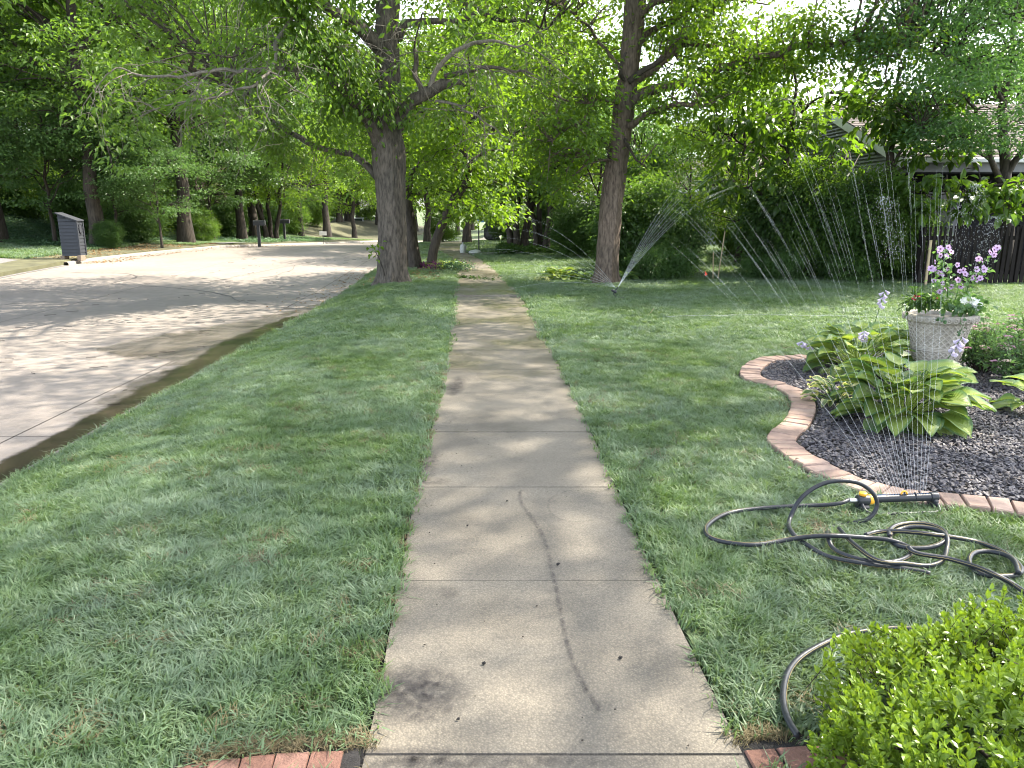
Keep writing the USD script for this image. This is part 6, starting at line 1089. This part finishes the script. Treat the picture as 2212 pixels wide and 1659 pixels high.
hose('black hose leaving the tangle, curving back beside the round shrub', pts, .0112, M['hose_black'], 260)
simple('hose_pale', (.28, .31, .29), .5, .1)
hose('thin pale hose line lying straight across the back lawn', [G(1440, 684, .035), G(1500, 682, .042), G(1545, 681.5, .045), G(1606, 680, .035), G(1728, 681, .046), G(1792, 682, .048), G(1900, 684.5, .040), G(1962, 687, .046)], .0035, M['hose_pale'], 60, False)
far = G(1326, 641); fs = thing('spike_sprinkler', 'small dark spike sprinkler on the lawn right of the brown trunk', 'sprinkler', far); obj('spike', tube([(0, 0, -.03), (0, 0, .09)], .012, 8), M['plastic_black'], fs); obj('head', (lambda q: (q[0] @ np.array([[.9, 0, -.42], [0, 1, 0], [.42, 0, .9]]) + [0, 0, .10], q[1]))(xcyl(-.05, .05, .022, 0)), M['plastic_black'], fs, smooth=40); obj('nozzle', tube([(.02, 0, .11), (.07, .01, .17)], .010, 8), M['plastic_black'], fs); obj('hose_tail', tube(smoothline(np.array([(0, 0, .03), (.05, -.2, .02), (.12, -.4, .03)]), 10), .008, 6), M['hose_black'], fs, smooth=True)
tw_ = thing('bent_wire', 'pale bent twig sticking out of the back lawn', 'twig', G(1399, 682)); obj('stick', tube([(0, 0, 0), (.05, .02, .05), (.09, .02, .11)], .005, 5), M['fence_light'], tw_)
WJ = mat('water', {'p': ('principled_bsdf', dict(base_color=(.9, .93, .96), roughness=.08, ior=1.33, transmission_weight=.55, specular_ior_level=.6)), 't': ('transparent_bsdf', {}), 'x': ('mix_closure', dict(fac=.58))}, [('p.BSDF', 'x.closure1'), ('t.BSDF', 'x.closure2')], 'x.closure')
OCT = np.array([(1, 0, 0), (-1, 0, 0), (0, 1, 0), (0, -1, 0), (0, 0, 1), (0, 0, -1)], float); OF = np.array([[0, 2, 4], [2, 1, 4], [1, 3, 4], [3, 0, 4], [2, 0, 5], [1, 2, 5], [3, 1, 5], [0, 3, 5]])
def drops(P, Vd, size, el, r):
    d = unit(Vd); a = unit(np.cross(d, [.3, .1, 1.0])); b = np.cross(d, a); s = size[:, None, None]; v = P[:, None] + s * (OCT[None, :, :1] * a[:, None] + OCT[None, :, 1:2] * b[:, None] + OCT[None, :, 2:] * d[:, None] * el); o = np.arange(len(P))[:, None, None] * 6; return v.reshape(-1, 3), (OF[None] + o).reshape(-1, 3)
def water(name, label, jets, tsolid, r, rad, nd, dsz):
    t = thing(name, label, 'water spray')
    for (o, v0, tmax) in jets:
        o, v0 = np.asarray(o, float), np.asarray(v0, float); gvec = np.array([0, 0, -9.81]); mb = MB(); tt = np.linspace(0, tsolid, 12); P = o + np.outer(tt, v0) + .5 * np.outer(tt ** 2, gvec); mb.add(*tube(P, np.linspace(rad, rad * .7, 12), 5))
        for _ in range(5):
            t0 = tsolid + (tmax - tsolid) * r.uniform(-.1, .55); tt = np.linspace(t0, min(t0 + (tmax - tsolid) * r.uniform(.3, .5), tmax), 10); vv = v0 + r.normal(size=3) * .09; P = o + np.outer(tt, vv) + .5 * np.outer(tt ** 2, gvec); w_ = rad * .42 * np.sin(np.linspace(.15, 3.0, 10)); mb.add(*tube(P, w_, 4))
        n = nd; q = tsolid * .75 + (tmax - tsolid * .75) * r.uniform(0, 1, n) ** .8; V = v0 + np.outer(q, gvec); P = o + np.outer(q, v0) + .5 * np.outer(q ** 2, gvec); sp_ = (.003 + .05 * np.clip(q - tsolid * .6, 0, 2) ** 1.5)[:, None]; P = P + r.normal(size=(n, 3)) * sp_ + r.normal(size=(n, 3)) * .018 * (r.uniform(size=(n, 1)) < .15)
        keep = P[:, 2] > .02; mb.add(*drops(P[keep], V[keep], dsz * r.uniform(.5, 1.3, keep.sum()), 4.5, r)); obj('jet', mb.get(), WJ, t, smooth=True, kind='stuff')
    return t
r = np.random.default_rng(901); jets = []
for k, u in enumerate(np.linspace(0, 1, 17)):
    x = .13 + (ln_ - .19) * u; o = np.array([sA[0] + sd_[0] * x, sA[1] + sd_[1] * x, .098]); lat = math.radians(-33 + 41 * u ** .8); sp = 8.2 + r.normal() * .2; tilt = math.radians(17 + r.normal() * .8); jets.append((o, np.array([math.sin(lat) * math.cos(tilt * .5), math.cos(lat) * math.sin(tilt), math.cos(lat) * math.cos(tilt)]) * sp, .30))
water('water_spray', 'fan of thin water jets rising from the black oscillating sprinkler', jets, .13, r, .0008, 26, .0007)
jets = []
for k in range(8): b_ = math.radians(26 + 2.2 * k); jets.append((far + [.07, .01, .17], np.array([math.sin(b_), .25 + .05 * k, math.cos(b_)]) * (7.6 + r.normal() * .2), .55))
for k in range(7): b_ = math.radians(-38 - 7 * k); jets.append((far + [.02, .01, .17], np.array([math.sin(b_), .4 + .1 * r.normal(), math.cos(b_)]) * (6.4 + r.normal() * .3), .5))
water('water_spray', 'spread of water thrown by the small spike sprinkler past the brown trunk', jets, .30, r, .0018, 40, .0012)

for k, (x0, y0, y1, Y, l) in enumerate([(1908, 425, 560, 5.3, 'burst of drops where a jet tops out before the leaning magnolia'), (2112, 398, 560, 5.2, 'left burst of drops before the dark porch'), (2150, 468, 600, 5.3, 'right burst of drops before the dark porch')]):
    n = 420; q = r.uniform(0, 1, n) ** 1.4; P = np.array([at(x0 + (26 if k == 0 else -46) * a_ + r.normal() * (7 + 11 * math.sin(min(a_ * 3, 1) * 1.6)), y0 + (y1 - y0) * a_, Y + r.normal() * .05) for a_ in q]); obj('water_spray', drops(P, np.tile([.05, .1, 1.0], (n, 1)), .0014 * r.uniform(.5, 1.4, n), 2.2, r), WJ, smooth=True, label=l, cat='water spray', kind='stuff')

# ---------------------------------------------------------------- boxwood in the lower right corner
r = np.random.default_rng(951); bw = thing('boxwood_shrub', 'round bright green boxwood filling the lower right corner', 'shrub'); bc = np.array([1.60, 1.66, 0]); RX, RY, RH = .76, .74, .50
def bsurf(a, e, k=1.0):
    ce, se = math.cos(e), math.sin(e); q = np.array([RX * ce ** .7 * math.cos(a), RY * ce ** .7 * math.sin(a), RH * se ** .75]); n = unit(np.array([math.cos(a) * ce / RX, math.sin(a) * ce / RY, se / RH])); w = 1 + .13 * (meshkit.noise((q * 4.0 + 5)[None])[0] - .5) * 2 + .07 * (meshkit.noise((q * 11.0 + 2)[None])[0] - .5) * 2; return q * w * k + bc, n
sprigs = []
for k in range(2700):
    a = r.uniform(0, 6.28); e = math.asin(r.uniform(.04, 1)); p, n = bsurf(a, e, 1 - .30 * r.uniform() ** 2.2); sprigs.append((p, n))
camp = np.array([0, 0, CAMZ])
def sprig(p, n, r):
    up = unit(n * .75 + np.array([0, 0, .55]) + r.normal(size=3) * .42); L = r.uniform(.06, .095); base = p - up * L; m_ = 5; P, D, N, S = [], [], [], []; a0 = r.uniform(0, 3.14); x = unit(np.cross(up, [.2, .9, .1])); y = np.cross(up, x)
    for k in range(m_):
        c = base + up * L * (k + 1) / m_
        for sg in (0, math.pi): a = a0 + k * 1.57 + sg; d = math.cos(a) * x + math.sin(a) * y; o_ = .85 - .13 * k; P.append(c); D.append(d * o_ + up * (.45 + .16 * k)); N.append(up * 1.0 - d * .35 + r.normal(size=3) * .2); S.append(r.uniform(.026, .037) * (1.05 - .09 * k))
    return base, up, L, np.array(P), np.array(D), np.array(N), np.array(S)
vis = []
for i, (p, n) in enumerate(sprigs):
    d = p - camp; dist = np.linalg.norm(d); f = -np.dot(n, d / dist); fy = d[1] * math.cos(PITCH) - d[2] * math.sin(PITCH); px = PX0 + FOC * d[0] / fy; py = PY0 - FOC * (d[1] * math.sin(PITCH) + d[2] * math.cos(PITCH)) / fy; rr_ = np.linalg.norm((p - bc) / [RX, RY, RH]); vis.append((f > .25) * (px < 2250) * (py < 1690) * rr_ / dist)
order = np.argsort(-np.array(vis)); top = set(order[:290].tolist()); rest = [[], [], [], []]; mbs = MB()
for i, (p, n) in enumerate(sprigs):
    base, up, L, P, D, N, S = sprig(p, n, r)
    if i in top:
        mb = MB(); mb.add(*leaf_mesh(P, D, N, S, .58, .10, True)); mb.add(*tube([base - up * .03, base + up * L * .5, base + up * L], [.0016, .0013, .0008], 4, cap=False)); obj('sprig', mb.get(), M['leaf_box'], bw, kind='stuff')
    else: [q.append(w) for q, w in zip(rest, (P, D, N, S))]; mbs.add(*tube([base - up * .05, base + up * L], [.0018, .001], 3, cap=False))
obj('foliage', leaf_mesh(*(np.concatenate(q) for q in rest), .58, .10, True), M['leaf_box'], bw, kind='stuff'); obj('stems', mbs.get(), M['bark_dark'], bw, kind='stuff')
mb = MB()
for k in range(26): a, e = r.uniform(0, 6.28), math.asin(r.uniform(.2, 1)); p, n = bsurf(a, e, .8); mb.add(*tube(bend(bc + [r.normal() * .04, r.normal() * .04, -.02], p, .03, 6, .02, r), np.linspace(.012, .003, 6), 5, cap=False))
obj('branches', mb.get(), M['bark_dark'], bw, smooth=True, kind='stuff')

# ---------------------------------------------------------------- small things: flower patch, crumbs, twigs, seed pods
r = np.random.default_rng(981)
fp = thing('flower_patch', 'little patch of red and yellow bedding plants between the leaning stems and sidewalk', 'flowers', onground(955, 19.6))
for nm, m, c0, k in (('red_leaves', 'petal_dark', (-.25, 0), 60), ('yellow_leaves', 'hosta_gold', (.1, .1), 120), ('pale_leaves', 'leaf_cover', (.35, -.15), 150)): P = np.c_[r.normal(c0, [.22, .22], (k, 2)), r.uniform(.03, .2, k)]; obj(nm, clump_leaves(r, P, .06, 5, .07, .8, .2, .6), M[m], fp, kind='stuff')
def scatter(label, cat, name, P, m, size, r, z=.006, flat=.5):
    mb = MB()
    for p in P: mm = trimesh.creation.icosphere(0); v = np.array(mm.vertices) * r.uniform(.5, 1.4, 3) * [1, 1, flat] * size * r.uniform(.5, 1.5); a = r.uniform(0, 6.28); mb.add(v @ np.array([[math.cos(a), math.sin(a), 0], [-math.sin(a), math.cos(a), 0], [0, 0, 1]]) + [p[0], p[1], p[2] + z], mm.faces)
    return obj(name, mb.get(), m, label=label, cat=cat, kind='stuff')
yq = r.uniform(1.95, 6, 110); xq = sl(yq) + (sr(yq) - sl(yq)) * r.beta(.5, 1.2, 110); scatter('dark crumbs of soil and seed scattered on the near sidewalk slabs', 'crumbs', 'soil_crumbs', np.c_[xq, yq, np.full(110, .002)], M['bark_dark'], .0032, r)
for k, (x, y) in enumerate([(1045, 1437), (1340, 1425), (1205, 1222), (1010, 1138), (990, 1558), (1095, 1085)]): o = thing('seed_pod', ['dark pod on the slab left of the wandering stain', 'dark pod on the slab right of the stain', 'dark crumb on the slab seam at the stain', 'dark pod near the left slab edge, farther up', 'curled dark bark bit at the lower left of the sidewalk', 'tiny dark pod at the top of the stain'][k], 'debris', G(x, y)); mm = trimesh.creation.icosphere(2); v = np.array(mm.vertices) * [.008, .0045, .004] * (.7 if k > 2 else 1) + [0, 0, .009]; v += (meshkit.noise(np.array(mm.vertices) * 3 + k)[:, None] - .5) * .008; obj('pod', (v, mm.faces), M['black_soil'], o, smooth=True)
for k, (x, y) in enumerate([(1722, 993), (1722, 1000), (1705, 1012), (1747, 1031), (1752, 1022), (1762, 1031), (1892, 1090), (1712, 952)]):
    if k in (0, 3, 4, 5, 2): o = thing('seed_pod', ['brown pod pair on the brick band at its widest', '', 'brown pod on the bricks below the pair', 'left brown pod of three on the lower bricks', 'middle brown pod of three on the lower bricks', 'right brown pod of three on the lower bricks'][k], 'debris', G(x, y, .036)); mm = trimesh.creation.icosphere(1); obj('pod', (np.array(mm.vertices) * [.013, .009, .008] + [0, 0, .006], mm.faces), M['wood_block'], o, smooth=True)
yq = r.uniform(5, 27, 130); xq = kl(yq) + (kr(yq) - kl(yq)) * r.uniform(.25, .99, 130) ** .6; obj('fallen_twigs', (lambda mb: mb.get())([mb := MB(), [mb.add(*tube([(x, y, ROADZ + .012), (x + L * math.cos(a) * .5, y + L * math.sin(a) * .5 , ROADZ + .016), (x + L * math.cos(a + .3), y + L * math.sin(a + .3), ROADZ + .012)], .003, 4)) for x, y, L, a in zip(xq, yq, r.uniform(.03, .2, 130), r.normal(0, .5, 130))]][0]), M['bark_dark'], label='small fallen twigs and bits strewn over the street', cat='twigs', kind='stuff')
yq = r.uniform(12, 40, 500); P = np.c_[kl(yq) + np.abs(r.normal(.15, .35, 500)), yq, fz(0, yq) + .01]; P = P[yq > 24]; n = len(P); obj('gutter_leaves', leaf_mesh(P, r.normal(size=(n, 3)) * [1, 1, .2], r.normal(size=(n, 3)) * .4 + [0, 0, 1], .07 * r.uniform(.6, 1.3, n), .5), M['leaf_litter'], label='brown leaves gathered along the far gutter', cat='leaves', kind='stuff')
yq = r.uniform(13, 21, 260); P = np.c_[kr(yq) - np.abs(r.normal(.05, .4, 260)), yq, fz(0, yq) + .01]; n = len(P); obj('gutter_leaves', leaf_mesh(P, r.normal(size=(n, 3)) * [1, 1, .2], r.normal(size=(n, 3)) * .4 + [0, 0, 1], .05 * r.uniform(.6, 1.3, n), .5), M['leaf_litter'], label='leaf bits along the near gutter beside the big trunk', cat='leaves', kind='stuff')
P = np.vstack([G(1030, 602)[None] + r.normal(size=(26, 3)) * [.22, .16, 0], G(1010, 600)[None] + r.normal(size=(16, 3)) * [.1, .1, 0]]); P[:, 2] = .02; obj('fallen_sprigs', clump_leaves(r, P, .06, 5, .07, .3, .1, .5), M['leaf_dark'], label='fallen green leaf sprigs on the wet sidewalk near the big trunk', cat='leaves', kind='stuff')

# ---------------------------------------------------------------- unseen tree out of view to the right, placed to shade the near lawn
r = np.random.default_rng(1001); unseen_tree = thing('shade_tree', 'unseen spreading tree outside the right picture edge, placed to shade the near lawn', 'tree'); lines = []
z = np.linspace(-.1, 15, 14); p = np.c_[11.4 - .04 * z, 9.4 + .02 * z, z]; obj('trunk', tube(p, np.linspace(.36, .07, 14), 14), M['bark_dark'], unseen_tree, smooth=True); lines.append(p[8:])
def boxlit(p):
    q = shadow_at(p); d = np.hypot(q[0] - 1.5, q[1] - 1.6); return d > .9  # leaves a gap in the unseen canopy so sun reaches the boxwood
C = []
while len(C) < 620:
    q = r.uniform(-1, 1, 3)
    if q @ q < 1:
        c = np.array([10.4, 9.3, 14.2]) + q * [7.4, 6.6, 2.6]
        if boxlit(c) and lets_sun(r, c): C.append(c)
C = np.array(C)
for c in C[::28]: q = bend(p[9 + len(lines) % 4], c, .4, 8, .08, r); lines.append(q); obj('limb', tube(q, np.linspace(.09, .02, 8), 7), M['bark_dark'], unseen_tree, smooth=True)
mb = MB(); branches_to(r, lines, C, .02, mb); obj('branches', mb.get(), M['bark_dark'], unseen_tree, smooth=True, kind='stuff')
obj('crown', clump_leaves(r, C, r.uniform(.8, 1.2, len(C)), 48, .125, .6, .4, .55), M['leaf_oak'], unseen_tree, kind='stuff')
